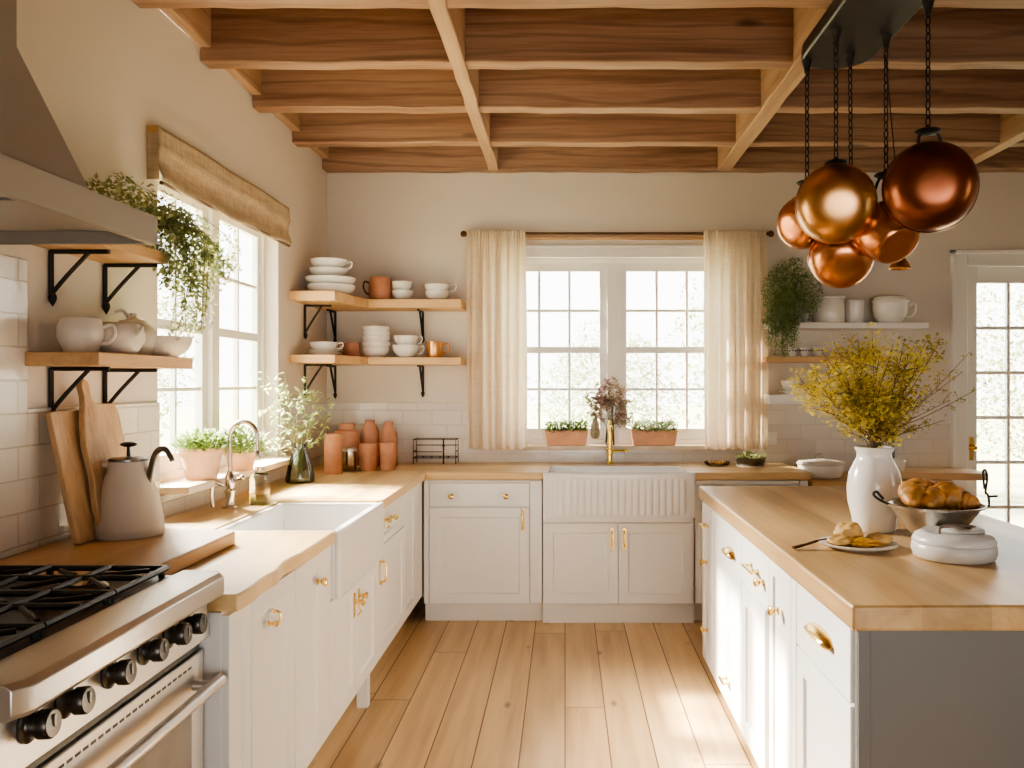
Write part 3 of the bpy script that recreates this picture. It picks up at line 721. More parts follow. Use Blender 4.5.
left_cab(2.175, 2.335, 'narrow white shaker cabinet touching the stainless range', [('door', .003, .157, DZ0, DZ1, [], 'x', .045)])
left_cab(2.335, 2.715, 'white cabinet with a brass knob and hook, second along from the range', [('door', .003, .377, DZ0, DZ1, [('hook', .15, .775)])])
left_cab(2.715, 3.125, 'white cabinet with one small brass knob, touching the plain apron sink', [('door', .003, .315, DZ0, DZ1, [('knob', .235, .772)]), ('filler_panel', .319, .407, DZ0, DZ1, [], 'flat')])
w = 3.89-3.125
left_cab(3.125, 3.89, 'low white double-door cabinet under the plain apron sink by the side window',
         [('door', .003, w/2-.002, DZ0, .655, [('latch', w/2-.04, .555, .10)]), ('door', w/2+.002, w-.003, DZ0, .655, [('latch', w/2+.035, .565, .08)])], ztop=.66, feet=(w-.05,))
w = 4.56-3.89
left_cab(3.89, 4.56, 'white cabinet with a drawer over a door, just past the plain apron sink',
         [('drawer', .003, w-.003, .70, DZ1, [('latch', .14, .80, .07), ('knob', .30, .80)], 'x', .035), ('door', .003, w-.003, DZ0, .692, [('vpull', .055, .585, .12)])])
left_cab(4.56, 5.148, 'white corner cabinet where the side run meets the end wall run',
         [('door', .003, .33, DZ0, DZ1, [], 'x', .05), ('filler_panel', .334, .55, DZ0, DZ1, [], 'flat')])
# end wall run
YBF = 5.17; g = 'white base cabinets along the end wall'
def back_cab(x0, x1, label, fronts, dy=0, py=.05, **k):
    k.setdefault('ztop', .874)
    return cabinet(label, (x0, YBF+dy, 0), 0, x1-x0, YB-.014-YBF-dy, fronts, zb=.12, group=g, plinth=(py, 0, x1-x0), **k)
x0 = -.857
w = -.138-x0
back_cab(x0, -.138, 'white cabinet with a two-knob drawer above one wide door',
         [('drawer', .035, w-.078, .715, .852, [('knob', .17, .775), ('knob', .50, .775)], 'flat'),
          ('door', .035, w-.078, .123, .705, [('vpull', w-.118, .628, .14)]),
          ('filler_panel', .002, .031, .123, .866, [], 'flat'), ('filler_panel', w-.074, w-.003, .123, .866, [], 'flat'), ('top_rail', .035, w-.078, .856, .870, [], 'flat')])
x0 = -.135; w = .785-x0
back_cab(x0, .785, 'white double-door cabinet under the fluted white sink',
         [('door', .004, .455, .123, .610, [('vpull', .42, .515, .125)]), ('door', .459, .905, .123, .610, [('vpull', .495, .515, .125)]), ('top_rail', .004, .905, .615, .648, [], 'flat')], ztop=.650, py=.0)
x0 = .79; w = 1.475-x0
back_cab(x0, 1.475, 'white cabinet past the fluted sink, mostly behind the island',
         [('drawer', .03, w-.055, .70, .838, [('knob', w/2, .77)], 'x', .03), ('door', .03, w-.055, .123, .69, [('vpull', .08, .6, .12)]), ('filler_panel', w-.05, w-.003, .123, .866, [], 'flat'), ('top_rail', .003, w-.055, .845, .868, [], 'flat')])

# ------------------------------------------------------------------ worktops
TOP, TB = .92, .875
def slab(name, poly, z0, z1, mat, label, cat='worktop', bevel=.006, loc=None):
    m = MB().prism(poly, z0, z1)
    o = m.build(name, mat, loc=loc or (poly[0][0], poly[0][1], z0), bevel=bevel, seg=3); return tag(o, label, cat)
rng = random.Random(5)
edge = []
for k in range(26):
    y = 2.178+(3.122-2.178)*k/25
    j = (.012*math.sin(y*9)+.008*math.sin(y*23+1))*math.exp(-((y-2.45)/.22)**2)+rng.uniform(-.0015, .0015)
    edge.append((-.842+j, y))
XT = XL+.012
poly = [(XT, 2.178)]+edge+[(-1.302, 3.122)]+[(-1.302, 3.893), (-.87, 3.893), (-.848, 3.902), (-.84, 3.93), (-.84, 5.118), (XT, YB-.014)]
slab('worktop', poly, TB, TOP, M['top_y'], 'oak worktop along the side window wall with the plain apron sink set in')
poly = [(-.838, 5.120), (-.128, 5.120), (-.105, 5.14), (-.10, 5.17), (-.10, 5.575), (.745, 5.575), (.745, 5.17), (.75, 5.14), (.775, 5.120), (1.485, 5.120), (1.485, YB-.014), (XT+.003, YB-.014)]
slab('worktop', poly, TB, TOP, M['top_x'], 'oak worktop along the end wall with the fluted sink set in')

# ------------------------------------------------------------------ sinks
def sink(label, x0, x1, y0, y1, zt, zb, floor_z, wall, to_w, fluted):
    """local: x along, y from the room (y0) to the wall (y1)"""
    root = thing('apron_sink', label, 'sink', to_w(x0, y0, zb)); 
    m = MB()
    ox = [(x0, y0+.03), (x1, y0+.03), (x1, y1), (x0, y1)]
    i0, i1, j0, j1 = x0+wall, x1-wall, y0+wall+.02, y1-wall
    r = .035
    ii = [(i0, j0), (i1, j0), (i1, j1), (i0, j1)]; fl = [(i0+r, j0+r), (i1-r, j0+r), (i1-r, j1-r), (i0+r, j1-r)]
    vs = [to_w(x, y, zb) for x, y in ox]+[to_w(x, y, zt) for x, y in ox]+[to_w(x, y, zt) for x, y in ii]+[to_w(x, y, floor_z+.02) for x, y in ii]+[to_w(x, y, floor_z) for x, y in fl]
    fs = [(0, 1, 2, 3), (16, 17, 18, 19)]
    for a in range(4):
        c = (a+1) % 4
        for lev in range(4): fs.append((4*lev+a, 4*lev+c, 4*lev+4+c, 4*lev+4+a))
    m.add(vs, fs); m.build('basin', M['fireclay'], root, bevel=.008, seg=3)
    a = MB(); nx, nz = (288, 16) if fluted else (10, 6); vs = []
    for j in range(nz+1):
        t = j/nz; z = zb+(zt+.003-zb)*t
        for i in range(nx+1):
            u = i/nx; x = x0+(x1-x0)*u
            y = y0+.012
            if fluted:
                bul = .028*math.sin(PI*u)**.5 if 0 < u < 1 else 0
                fz = max(0, min(1, (t-.07)/.05))*max(0, min(1, (.86-t)/.06)); fu = max(0, min(1, (u-.055)/.02))*max(0, min(1, (.945-u)/.02))
                y -= bul*.6+.0045*fz*fu*abs(math.sin(PI*(u-.055)/.89*20))**.7*2.2+.012*max(0, 1-abs(t-.93)/.09)+.010*max(0, 1-t/.05)
            vs.append(to_w(x, y, z))
    n1 = len(vs)
    for j in range(nz+1):
        for i in range(nx+1): vs.append(to_w(x0+(x1-x0)*i/nx, y0+.03, zb+(zt+.003-zb)*j/nz))
    fs = []
    q = lambda i, j, o=0: o+j*(nx+1)+i
    for j in range(nz):
        for i in range(nx):
            fs.append((q(i, j), q(i+1, j), q(i+1, j+1), q(i, j+1))); fs.append((q(i, j, n1), q(i, j+1, n1), q(i+1, j+1, n1), q(i+1, j, n1)))
    for i in range(nx): fs += [(q(i, 0), q(i, 0, n1), q(i+1, 0, n1), q(i+1, 0)), (q(i, nz), q(i+1, nz), q(i+1, nz, n1), q(i, nz, n1))]
    for j in range(nz): fs += [(q(0, j), q(0, j+1), q(0, j+1, n1), q(0, j, n1)), (q(nx, j), q(nx, j, n1), q(nx, j+1, n1), q(nx, j+1))]
    a.add(vs, fs); a.build('apron', M['fireclay'], root, angle=50, bevel=0 if fluted else .006)
    d = MB(); c = to_w((x0+x1)/2, (y0+y1)/2+.02, floor_z); d.lathe([(0, .004), (.02, .004), (.03, .001), (.034, .003), (.036, 0)], 20, T(*c)); d.build('drain', M['nickel'], root)
    return root
sink('plain white apron sink in the worktop by the side window', 3.128, 3.887, 0, .49, .915, .663, .72, .03, lambda x, y, z: (-.815-y, x, z), False)
sink('white apron sink with a fluted front under the curtained window', -.131, .778, 0, .50, .918, .653, .72, .035, lambda x, y, z: (x, 5.065+y, z), True)

# ------------------------------------------------------------------ faucets
root = thing('bridge_faucet', 'nickel gooseneck faucet with side lever at the plain apron sink', 'faucet', (-1.45, 3.68, TOP)); X, Y = -1.45, 3.68
m = MB().lathe([(0, 0), (.034, 0), (.034, .006), (.022, .012), (.018, .03), (.022, .06), (.024, .075), (.017, .085), (.02, .10), (.021, .14), (.014, .15), (.012, .16)], 24, T(X, Y, TOP)); m.build('body', M['nickel'], root)
pts = [(X, Y, TOP+.15), (X, Y, TOP+.30)]+arc((X+.058, Y, TOP+.315), .058, PI, 0, 14)[0:]+[(X+.118, Y, TOP+.285), (X+.118, Y, TOP+.24)]
MB().tube(pts, .0095, 12).build('spout', M['nickel'], root)
MB().lathe([(0, 0), (.013, 0), (.013, .03), (.0105, .034)], 16, T(X+.118, Y, TOP+.215)).build('spout_tip', M['nickel'], root)
m = MB().tube(spline([(X-.02, Y-.02, TOP+.10), (X-.05, Y-.045, TOP+.115), (X-.06, Y-.05, TOP+.07), (X-.055, Y-.048, TOP+.012)], 6), .008, 10); m.build('side_lever', M['nickel'], root)
m = MB().tube([(X+.015, Y, TOP+.12), (X+.05, Y-.005, TOP+.13)], .006, 10); m.ball((X+.055, Y-.005, TOP+.131), .011, 12, 8); m.build('cross_knob', M['nickel'], root)
X, Y = .298, 5.66
root = thing('brass_faucet', 'polished yellow brass column faucet behind the fluted sink', 'faucet', (X, Y, TOP))
MB().lathe([(0, 0), (.026, 0), (.026, .008), (.019, .012), (.018, .06), (.0225, .065), (.0225, .10), (.018, .105), (.017, .24), (.0125, .29), (.0, .292)], 24, T(X, Y, TOP)).build('column', M['brass_faucet'], root)
m = MB().tube([(X+.015, Y-.01, TOP+.085), (X+.105, Y-.03, TOP+.087)], .007, 12); m.ball((X+.11, Y-.031, TOP+.087), .012, 12, 8); m.build('lever', M['brass_faucet'], root)
m = MB().tube(spline([(X, Y-.010, TOP+.262), (X, Y-.09, TOP+.262), (X, Y-.155, TOP+.256), (X, Y-.17, TOP+.225)], 6), [.009]*19, 12); m.build('spout', M['brass_faucet'], root)

# ------------------------------------------------------------------ low sideboard past the worktop
root = thing('low_sideboard', 'lower wooden sideboard against the end wall between worktop and glazed door', 'sideboard', (2.06, 5.45, 0))
MB().box(1.50, 2.36, 5.16, YB-.014, .825, .86).build('top', M['shelf_x'], root, bevel=.004)
b_ = MB().box(1.51, 2.35, 5.19, YB-.016, .12, .825).build('body', M['shelf_x'], root, bevel=.003)
for k in range(2): 
    x0 = 1.525+.415*k; o = MB().box(x0, x0+.405, 5.172, 5.19, .15, .815).build('door', M['shelf_x'], root, bevel=.003)
for x in (1.53, 2.33): 
    for y in (5.21, 5.73): MB().box(x-.02, x+.02, y-.02, y+.02, 0, .12).build('leg', M['shelf_x'], root, bevel=.002)
m = MB().prism([(2.02, 5.28), (2.58, 5.20), (2.62, 5.26), (2.62, 5.5), (2.10, 5.56)], .8605, .905)
tag(m.build('bread_board', M['shelf_x'], bevel=.006, loc=(2.3, 5.4, .8605)), 'thick wooden board lying on the low sideboard behind the bowl of pastries', 'board')

# ------------------------------------------------------------------ island
ITOP, ITB = .92, .857
g = 'white island cabinets'
IX = .735
def isl(ya, yb, label, fronts, **k):   # ya far, yb near
    return cabinet(label, (IX, ya, 0), R(-90), ya-yb, .46, fronts, zb=.055, zt=.856, group=g, mat=M['island'], **k)
Z0, Z1 = .045, .846
isl(4.42, 4.11, 'narrow white island cabinet at the end nearest the fluted sink, with small brass knobs',
    [('door', .003, .307, Z0, Z1, [('hbar', .15, .745, .09), ('knob', .15, .56), ('knob', .15, .22)], 'x', .05)], feet=(.04,))
isl(4.11, 3.44, 'tall plain white island cabinet, second from the fluted sink end, brass pulls high and low',
    [('door', .003, .10, Z0, Z1, [], 'x', .03), ('door', .104, .667, Z0, Z1, [('cup', .46, .735, .17), ('hbar', .40, .16, .09)], 'flat')])
isl(3.44, 2.975, 'white island cabinet with a brass bar drawer over a narrow door, at the middle',
    [('drawer', .003, .462, .655, Z1, [('hbar', .25, .765, .15), ('knob', .385, .745)], 'flat'), ('door', .003, .40, Z0, .648, [], 'x', .07)])
isl(2.975, 2.625, 'slim white pull-out island cabinet with a single brass knob',
    [('door', .003, .285, Z0, Z1, [('knob', .135, .70)], 'x', .045), ('filler_panel', .289, .347, Z0, Z1, [], 'flat')])
isl(2.625, 2.125, 'white island cabinet at the camera end with a large brass cup pull drawer',
    [('drawer', .003, .497, .66, Z1, [('cup', .265, .765, .20)], 'flat'), ('door', .003, .497, Z0, .652, [], 'x', .07)])
root = thing('kitchen_island_back', 'end and back panelling of the island, shade put into its dark colour', 'island', (1.2, 2.12, 0))
MB().box(.722, 1.70, 2.098, 2.123, 0.01, .856).build('end_panel', M['island_end_shade'], root, bevel=.002)
MB().box(.722, .752, 2.090, 2.098, 0.01, .856).build('corner_stile', M['island_end_shade'], root, bevel=.002)
MB().box(1.20, 1.70, 2.125, 4.42, .01, .856).build('back_body', M['island_end_shade'], root, bevel=.002)
MB().box(.78, 1.20, 4.425, 4.44, .055, .856).build('far_panel', M['island'], root, bevel=.002)
slab('island_worktop', [(.70, 2.07), (1.725, 2.07), (1.725, 4.455), (.70, 4.455)], ITB, ITOP, M['isl_top'], 'thick oak worktop on top of the island', bevel=.008)

# ------------------------------------------------------------------ range and hood
root = thing('range_cooker', 'stainless steel gas range with black grates and dark knobs', 'cooker', (-1.24, 1.78, 0)); RY0, RY1 = 1.345, 2.17
MB().box(-1.60, -.955, RY0+.01, RY1-.004, .10, .93).build('body', M['steel'], root, bevel=.003)
m = MB(); prof = [(-1.60, .925), (-.868, .925), (-.858, .935), (-.858, .975), (-.872, .985), (-.975, .985), (-.985, .972), (-1.60, .972)]
vs = [(x, y, z) for y in (RY0, RY1) for x, z in prof]; n = len(prof)
# rounded far and near front corners
vs = [(x if x < -.9 else x-.018, y, z) for x, y, z in vs[:n]]+[(x, RY0+.03, z) for x, y, z in vs[:n]]+[(x, RY1-.03, z) for x, y, z in vs[n:]]+[(x if x < -.9 else x-.018, y, z) for x, y, z in vs[n:]]
fs = [tuple(range(n)), tuple(range(3*n, 4*n))]+[(l*n+k, l*n+(k+1) % n, (l+1)*n+(k+1) % n, (l+1)*n+k) for l in range(3) for k in range(n)]
m.add(vs, fs); m.build('rim', M['steel'], root, bevel=.002)
MB().box(-1.585, -.99, RY0+.025, RY1-.03, .972, .976).build('cooktop', M['black'], root, bevel=.001)
for k in range(5):
    x, y = [(-1.14, RY0+.17), (-1.45, RY0+.17), (-1.29, RY0+.39), (-1.14, RY1-.17), (-1.45, RY1-.17)][k]
    b_ = MB().lathe([(0, 0), (.055, 0), (.06, .006), (.05, .014), (.0, .014)], 24, T(x, y, .976)).build('burner', M['steel_dark'], root)
    MB().lathe([(0, .0), (.038, 0), (.042, .004), (.040, .010), (.0, .012)], 24, T(x, y, .990)).build('burner_cap', M['nickel'] if k in (2, 3) else M['black'], b_)
for k in range(3):
    y0 = RY0+.03+k*(RY1-RY0-.06)/3; y1 = y0+(RY1-RY0-.06)/3-.006; x0, x1 = -1.575, -1.0; z = .998; m = MB(); rr = .0075
    for a, c in (((x0, y0), (x1, y0)), ((x0, y1), (x1, y1)), ((x0, y0), (x0, y1)), ((x1, y0), (x1, y1))):
        m.tube([(a[0], a[1], z), (c[0], c[1], z)], rr, 6)
    ym = (y0+y1)/2
    m.tube([(x0, ym, z+.004), (x1, ym, z+.004)], rr, 6)
    for xx in (-1.45, -1.29, -1.14): m.tube([(xx, y0, z+.004), (xx, y1, z+.004)], rr*.9, 6)
    for xx in (x0+.14, x1-.14):
        for sx in (-1, 1):
            m.tube([(xx+sx*.11, y0+.03, z), (xx+sx*.03, ym-.02, z+.006)], rr*.8, 6); m.tube([(xx+sx*.11, y1-.03, z), (xx+sx*.03, ym+.02, z+.006)], rr*.8, 6)
    for xx in (x0+.01, x1-.01, -1.29):
        for yy in (y0+.005, y1-.005): m.tube([(xx, yy, .976), (xx, yy, z)], rr*1.1, 6)
    m.build('burner_grate', M['black'], root)
m = MB(); n = 4; prof = [(-.956, .925), (-.912, .924), (-.904, .818), (-.956, .812)]
vs = [(x, y, z) for y in (RY0+.012, RY1-.006) for x, z in prof]
m.add(vs, [(0, 1, 2, 3), (4, 5, 6, 7)]+[(k, (k+1) % 4, 4+(k+1) % 4, 4+k) for k in range(4)]); m.build('control_panel', M['steel'], root, bevel=.002)
RYm = Matrix.Rotation(R(86), 4, 'Y')
for k, y in enumerate((1.436, 1.542, 1.692, 1.833, 1.948, 2.032)):
    kb = MB().lathe([(0, 0), (.029, 0), (.030, .005), (.023, .008), (.020, .012), (.020, .022), (.0245, .025), (.025, .043), (.022, .047), (0, .048)], 28, T(-.910, y, .885) @ RYm).build('control_knob', M['knob'], root)
    MB().box(-.866, -.860, y-.003, y+.003, .884, .904).build('pointer', M['steel_dark'], kb)
MB().box(-.956, -.925, RY0+.03, RY1-.02, .792, .806).build('vent_slot', M['black'], root)
od = MB().box(-.955, -.917, RY0+.02, RY1-.012, .20, .788).build('oven_door', M['steel'], root, bevel=.004)
m = MB()
for k in range(26): 
    y = RY0+.06+k*.0265; m.box(-.9175, -.9162, y, y+.018, .762, .768)
m.build('door_vents', M['black'], od)
MB().box(-.9175, -.915, RY0+.10, RY1-.085, .28, .66).build('oven_window', M['oven_glass'], od, bevel=.002)
m = MB().tube([(-.868, RY0+.035, .715), (-.868, RY1-.03, .715)], .0155, 20); 
m.build('oven_handle', M['steel'], od)
for y in (RY0+.075, RY1-.07): MB().tube([(-.918, y, .715), (-.870, y, .715)], .012, 12).build('handle_post', M['steel'], od)
MB().box(-.955, -.922, RY0+.02, RY1-.012, .11, .19).build('bottom_drawer', M['steel'], root, bevel=.003)
for y in (RY0+.06, RY1-.06):
    for x in (-1.0, -1.5): MB().lathe([(0, 0), (.022, 0), (.022, .02), (.015, .025), (.015, .10)], 14, T(x, y, 0)).build('foot', M['black'], root)

root = thing('range_hood', 'plaster range hood, taupe darkened for shade, with a flared skirt above the range', 'hood', (-1.5, 1.75, 1.815)); HY0, HY1 = 1.33, 2.17
m = MB(); x0, x1, zb, zt = XL+.001, -1.04, 1.815, 1.886; t = .02
ring = lambda x0, x1, y0, y1, z: [(x0, y0, z), (x1, y0, z), (x1, y1, z), (x0, y1, z)]
vs = ring(x0, x1, HY0, HY1, zb)+ring(x0, x1, HY0, HY1, zt)+ring(x0+.001, x1-t, HY0+t, HY1-t, zb)+ring(x0+.001, x1-t, HY0+t, HY1-t, zb+.045)
fs = [(4, 5, 6, 7), (12, 13, 14, 15)]
for a in range(4):
    c = (a+1) % 4; fs += [(a, c, 4+c, 4+a), (a, c, 8+c, 8+a), (8+a, 8+c, 12+c, 12+a)]
m.add(vs, fs); m.build('skirt', M['hood'], root, bevel=.004)
m = MB(); vs = ring(x0, -1.045, HY0+.05, 1.875, zt)+ring(x0, -1.20, HY0+.12, 1.865, 2.20)+ring(x0, -1.20, HY0+.12, 1.865, 2.88)
fs = [(0, 1, 2, 3), (8, 9, 10, 11)]+[(4*l+a, 4*l+(a+1) % 4, 4*l+4+(a+1) % 4, 4*l+4+a) for l in range(2) for a in range(4)]
m.add(vs, fs); m.build('chimney', M['hood'], root, bevel=.006)
for k in range(2): MB().box(x0+.05, x1-.06, HY0+.05+k*.39, HY0+.41+k*.39, zb+.028, zb+.044).build('grease_filter', M['filter'], root, bevel=.002)
# ------------------------------------------------------------------ shelves
def bracket(parent, p, out, ln_out, drop, n='bracket'):
    """iron bracket: p = wall point under the shelf, out = direction off the wall"""
    o = Vector(out); P = Vector(p); m = MB(); s = o.cross(Vector((0, 0, 1)))*.0
    m.tube([P+o*.006+Vector((0, 0, -.006)), P+o*ln_out+Vector((0, 0, -.006))], .0075, 8)
    m.tube([P+o*.008+Vector((0, 0, -.004)), P+o*.008+Vector((0, 0, -drop))], .008, 8)
    m.tube(spline([P+o*.010+Vector((0, 0, -drop*.92)), P+o*(ln_out*.32)+Vector((0, 0, -drop*.52)), P+o*(ln_out*.66)+Vector((0, 0, -.010))], 5), .007, 8)
    m.lathe([(0, -.030), (.010, -.012), (.013, 0), (.010, .012), (0, .016)], 10, Matrix.Translation(P+o*.012+Vector((0, 0, -drop))))
    return m.build(n, M['iron'], parent)
for nm, z0, z1, lab in (('wooden_shelf', 1.88, 1.92, 'short oak wall shelf beside the range hood, the upper one holding a trailing plant'),
                        ('wooden_shelf', 1.513, 1.555, 'short oak wall shelf beside the range hood, the lower one holding pots')):
    root = thing(nm, lab, 'shelf', (XL, 2.85, z0), 0, 'shelves beside the range hood')
    MB().box(XL+.001, -1.387 if z0 < 1.7 else -1.40, 2.53, 3.17 if z0 < 1.7 else 3.0, z0, z1).build('board', M['shelf_y'], root, bevel=.003)
    for y in (2.667, 2.98): bracket(root, (XL, y, z0), (1, 0, 0), .19, .15)
for z0, z1, lab in ((1.945, 2.003, 'upper oak corner shelf stacked with white dishes'), (1.577, 1.626, 'lower oak corner shelf with bowls and a copper mug')):
    root = thing('corner_shelf', lab, 'shelf', (-1.2, 5.6, z0), 0, 'oak corner shelves')
    MB().prism([(XL+.001, 5.0), (-1.353, 5.0), (-1.275, 5.5), (-.672, 5.5), (-.672, YB-.001), (XL+.001, YB-.001)], z0, z1).build('board', M['shelf_x'], root, bevel=.004)
    bracket(root, (XL, 5.27, z0), (1, 0, 0), .17, .19); bracket(root, (-1.56, YB, z0), (0, -1, 0), .2, .20); bracket(root, (-.965, YB, z0), (0, -1, 0), .2, .19)
root = thing('white_shelf', 'white painted wall shelf with lidded pots, above the yellow flowers', 'shelf', (1.85, 5.66, 1.813))
MB().box(1.33, 2.37, 5.535, YB-.001, 1.815, 1.853).build('board', M['trim'], root, bevel=.003)
root = thing('wooden_shelf', 'small oak wall shelf behind the yellow flowers, under the trailing plant', 'shelf', (1.7, 5.66, 1.59))
MB().box(1.318, 2.14, 5.56, YB-.001, 1.594, 1.632).build('board', M['shelf_x'], root, bevel=.003)
root = thing('white_shelf', 'low white wall shelf holding stacked plates, behind the yellow flowers', 'shelf', (1.65, 5.66, 1.315))
MB().box(1.335, 1.97, 5.55, YB-.013, 1.32, 1.382).build('board', M['trim'], root, bevel=.003)

# ------------------------------------------------------------------ crockery
def bowl_prof(r, h, foot=.5, t=.006):
    out = [(0, 0), (r*foot, 0), (r*foot, h*.07)]
    for k in range(1, 9):
        a = k/8; out.append((r*(foot+(1-foot)*math.sin(a*PI/2)**.85), h*(.07+.93*a**1.35)))
    inn = [(r-t, h*.995)]
    for k in range(7, -1, -1):
        a = k/8; inn.append(((r-t)*(foot*.8+(1-foot*.8)*math.sin(a*PI/2)**.85) if k else 0, h*(.11+.86*a**1.35)))
    return out+inn
def plate_prof(r, h): return [(0, 0), (r*.6, 0), (r*.62, h*.25), (r*.97, h*.85), (r, h), (r*.97, h), (r*.66, h*.55), (r*.58, h*.45), (0, h*.45)]
def cup_prof(r, h): return [(0, 0), (r*.55, 0), (r*.58, h*.06), (r*.82, h*.3), (r*.94, h*.6), (r, h), (r-.005, h), (r*.88, h*.6), (r*.76, h*.3), (r*.5, h*.10), (0, h*.09)]
def loop_handle(parent, c, r, h, mat, ang=0, w=.006, reach=.03):
    ca, sa = math.cos(ang), math.sin(ang)
    P = lambda d, z: (c[0]+ca*d, c[1]+sa*d, c[2]+z)
    return MB().tube(spline([P(r*.93, h*.80), P(r+reach*.8, h*.90), P(r+reach, h*.62), P(r+reach*.5, h*.34), P(r*.80, h*.30)], 6), w, 8).build('handle', mat, parent)
def ware(name, label, cat, p, prof, mat, n=36, group=None):
    root = thing(name, label, cat, p, 0, group)
    MB().lathe(prof, n, T(*p)).build('body', mat, root, angle=50)
    return root
def single(name, label, cat, p, prof, mat, n=36, group=None, flute=None):
    return tag(MB().lathe(prof, n, T(*p), flute).build(name, mat, loc=p, angle=50), label, cat, group)
C = M['ceramic']
ZU, ZL = 2.003, 1.626
x, y = -1.447, 5.25
single('deep_plate', 'white deep dish at the bottom of the tall dish stack, upper corner shelf', 'dish', (x, y, ZU), bowl_prof(.148, .058, .62), C, group='white dishes on the corner shelves')
single('deep_plate', 'white wide dish second from the bottom of the tall stack, upper corner shelf', 'dish', (x-.002, y, ZU+.047), bowl_prof(.155, .056, .6), C, group='white dishes on the corner shelves')
single('bowl', 'white bowl under the handled cup, atop the tall dish stack on the upper corner shelf', 'bowl', (x-.012, y, ZU+.104), bowl_prof(.118, .055, .5), C, group='white dishes on the corner shelves')
r_ = ware('tea_cup', 'large white cup topping the tall dish stack on the upper corner shelf', 'cup', (x-.012, y, ZU+.150), cup_prof(.112, .065), C); loop_handle(r_, (x-.012, y, ZU+.14), .112, .07, C, 0, .006, .03)
x, y = -1.222, 5.62
p = (x, y, ZU); r_ = ware('clay_jug', 'terracotta jug with a handle on the upper corner shelf', 'jug', p, [(0, 0), (.064, 0), (.07, .01), (.075, .07), (.072, .125), (.064, .14), (.068, .152), (.063, .152), (.058, .14), (.066, .1), (.06, .02), (0, .015)], M['terra_red'])
loop_handle(r_, p, .07, .14, M['bronze'], PI, .006, .04)
p = (-1.075, 5.63, ZU); single('bowl', 'small white bowl lower of two, beside the terracotta jug', 'bowl', p, bowl_prof(.074, .066, .5), C)
single('bowl', 'small straight white bowl upper of two, beside the terracotta jug', 'bowl', (p[0]-.003, p[1], ZU+.058), cup_prof(.07, .066), C)
p = (-.846, 5.63, ZU); single('bowl', 'white bowl under the handled cup at the curtain end of the upper corner shelf', 'bowl', p, bowl_prof(.082, .062, .5), C)
q = (p[0], p[1], ZU+.050); r_ = ware('tea_cup', 'white handled cup at the curtain end of the upper corner shelf', 'cup', q, cup_prof(.086, .055), C); loop_handle(r_, (q[0], q[1], q[2]-.01), .086, .075, C, 0, .005, .038)
x, y = -1.487, 5.24
single('saucer', 'white saucer lower of two under a cup, lower corner shelf', 'saucer', (x, y, ZL), plate_prof(.112, .022), C, group='white dishes on the corner shelves')
single('saucer', 'white saucer upper of two under a cup, lower corner shelf', 'saucer', (x, y, ZL+.014), plate_prof(.105, .022), C, group='white dishes on the corner shelves')
p = (x, y, ZL+.026); r_ = ware('tea_cup', 'white cup standing on two saucers, lower corner shelf', 'cup', p, cup_prof(.085, .058), C); loop_handle(r_, p, .085, .06, C, .1, .005, .03)
p = (-1.402, 5.58, ZL); r_ = ware('clay_cup', 'terracotta cup behind the saucers, lower corner shelf', 'cup', p, [(0, 0), (.052, 0), (.056, .01), (.056, .095), (.051, .095), (.05, .012), (0, .01)], M['terra_red']); loop_handle(r_, p, .056, .1, M['terra_red'], PI, .005, .028)
for k in range(5):
    single('bowl', 'white bowl, %s in the stack of five on the lower corner shelf' % ['lowest', 'second from the bottom', 'middle one', 'second from the top', 'topmost'][k], 'bowl', (-1.252+.002*(k % 2), 5.63, ZL+.002+[0, .040, .076, .108, .140][k]), bowl_prof([.092, .096, .096, .094, .092][k], .062, .6), C, group='stack of white bowls')
p = (-1.05, 5.62, ZL); r_ = ware('tea_cup', 'white cup lower of two, between the bowl stack and copper mug', 'cup', p, cup_prof(.09, .082), C); loop_handle(r_, p, .088, .085, C, 0, .005, .03)
q = (p[0], p[1], ZL+.072); r_ = ware('tea_cup', 'white cup upper of two, between the bowl stack and copper mug', 'cup', q, cup_prof(.082, .072), C); loop_handle(r_, q, .08, .075, C, 0, .005, .025)
p = (-.862, 5.62, ZL); r_ = ware('copper_mug', 'hammered copper mug with handle on the lower corner shelf', 'mug', p, [(0, 0), (.048, 0), (.05, .006), (.056, .06), (.054, .105), (.050, .105), (.05, .06), (.044, .01), (0, .008)], M['copper_mug']); loop_handle(r_, p, .055, .105, M['copper_mug'], 0, .006, .04)

# pots on the short shelf beside the hood
SW_ = M['stoneware']; z = 1.555
p = (-1.515, 2.66, z); r_ = ware('stoneware_jug', 'cream stoneware jug with a handle, nearest the hood on the short shelf', 'jug', p, [(0, 0), (.045, 0), (.052, .012), (.066, .05), (.067, .08), (.058, .10), (.055, .108), (.051, .108), (.06, .08), (.045, .02), (0, .012)], SW_); loop_handle(r_, p, .062, .10, SW_, .25, .007, .034)
p = (-1.455, 2.775, z); r_ = ware('stoneware_pot', 'round cream stoneware pot in the middle of the short shelf', 'pot', p, [(0, 0), (.045, 0), (.055, .010), (.076, .045), (.076, .070), (.062, .096), (.052, .103), (.048, .103), (.06, .09), (.068, .06), (.045, .015), (0, .012)], SW_)
m = MB().tube(spline([(p[0]+.062, p[1]-.02, z+.06), (p[0]+.085, p[1]-.03, z+.075), (p[0]+.088, p[1]-.03, z+.088)], 5), [.010]*6+[.006]*5, 8); m.build('spout', SW_, r_)
p = (-1.50, 2.955, z); r_ = ware('stoneware_teapot', 'cream lidded teapot at the back of the short shelf', 'teapot', p, [(0, 0), (.05, 0), (.06, .012), (.078, .06), (.07, .095), (.05, .112), (0, .112)], SW_)
MB().lathe([(.05, .111), (.045, .122), (.015, .13), (.01, .14), (.014, .148), (0, .152)], 24, T(*p)).build('lid', SW_, r_)
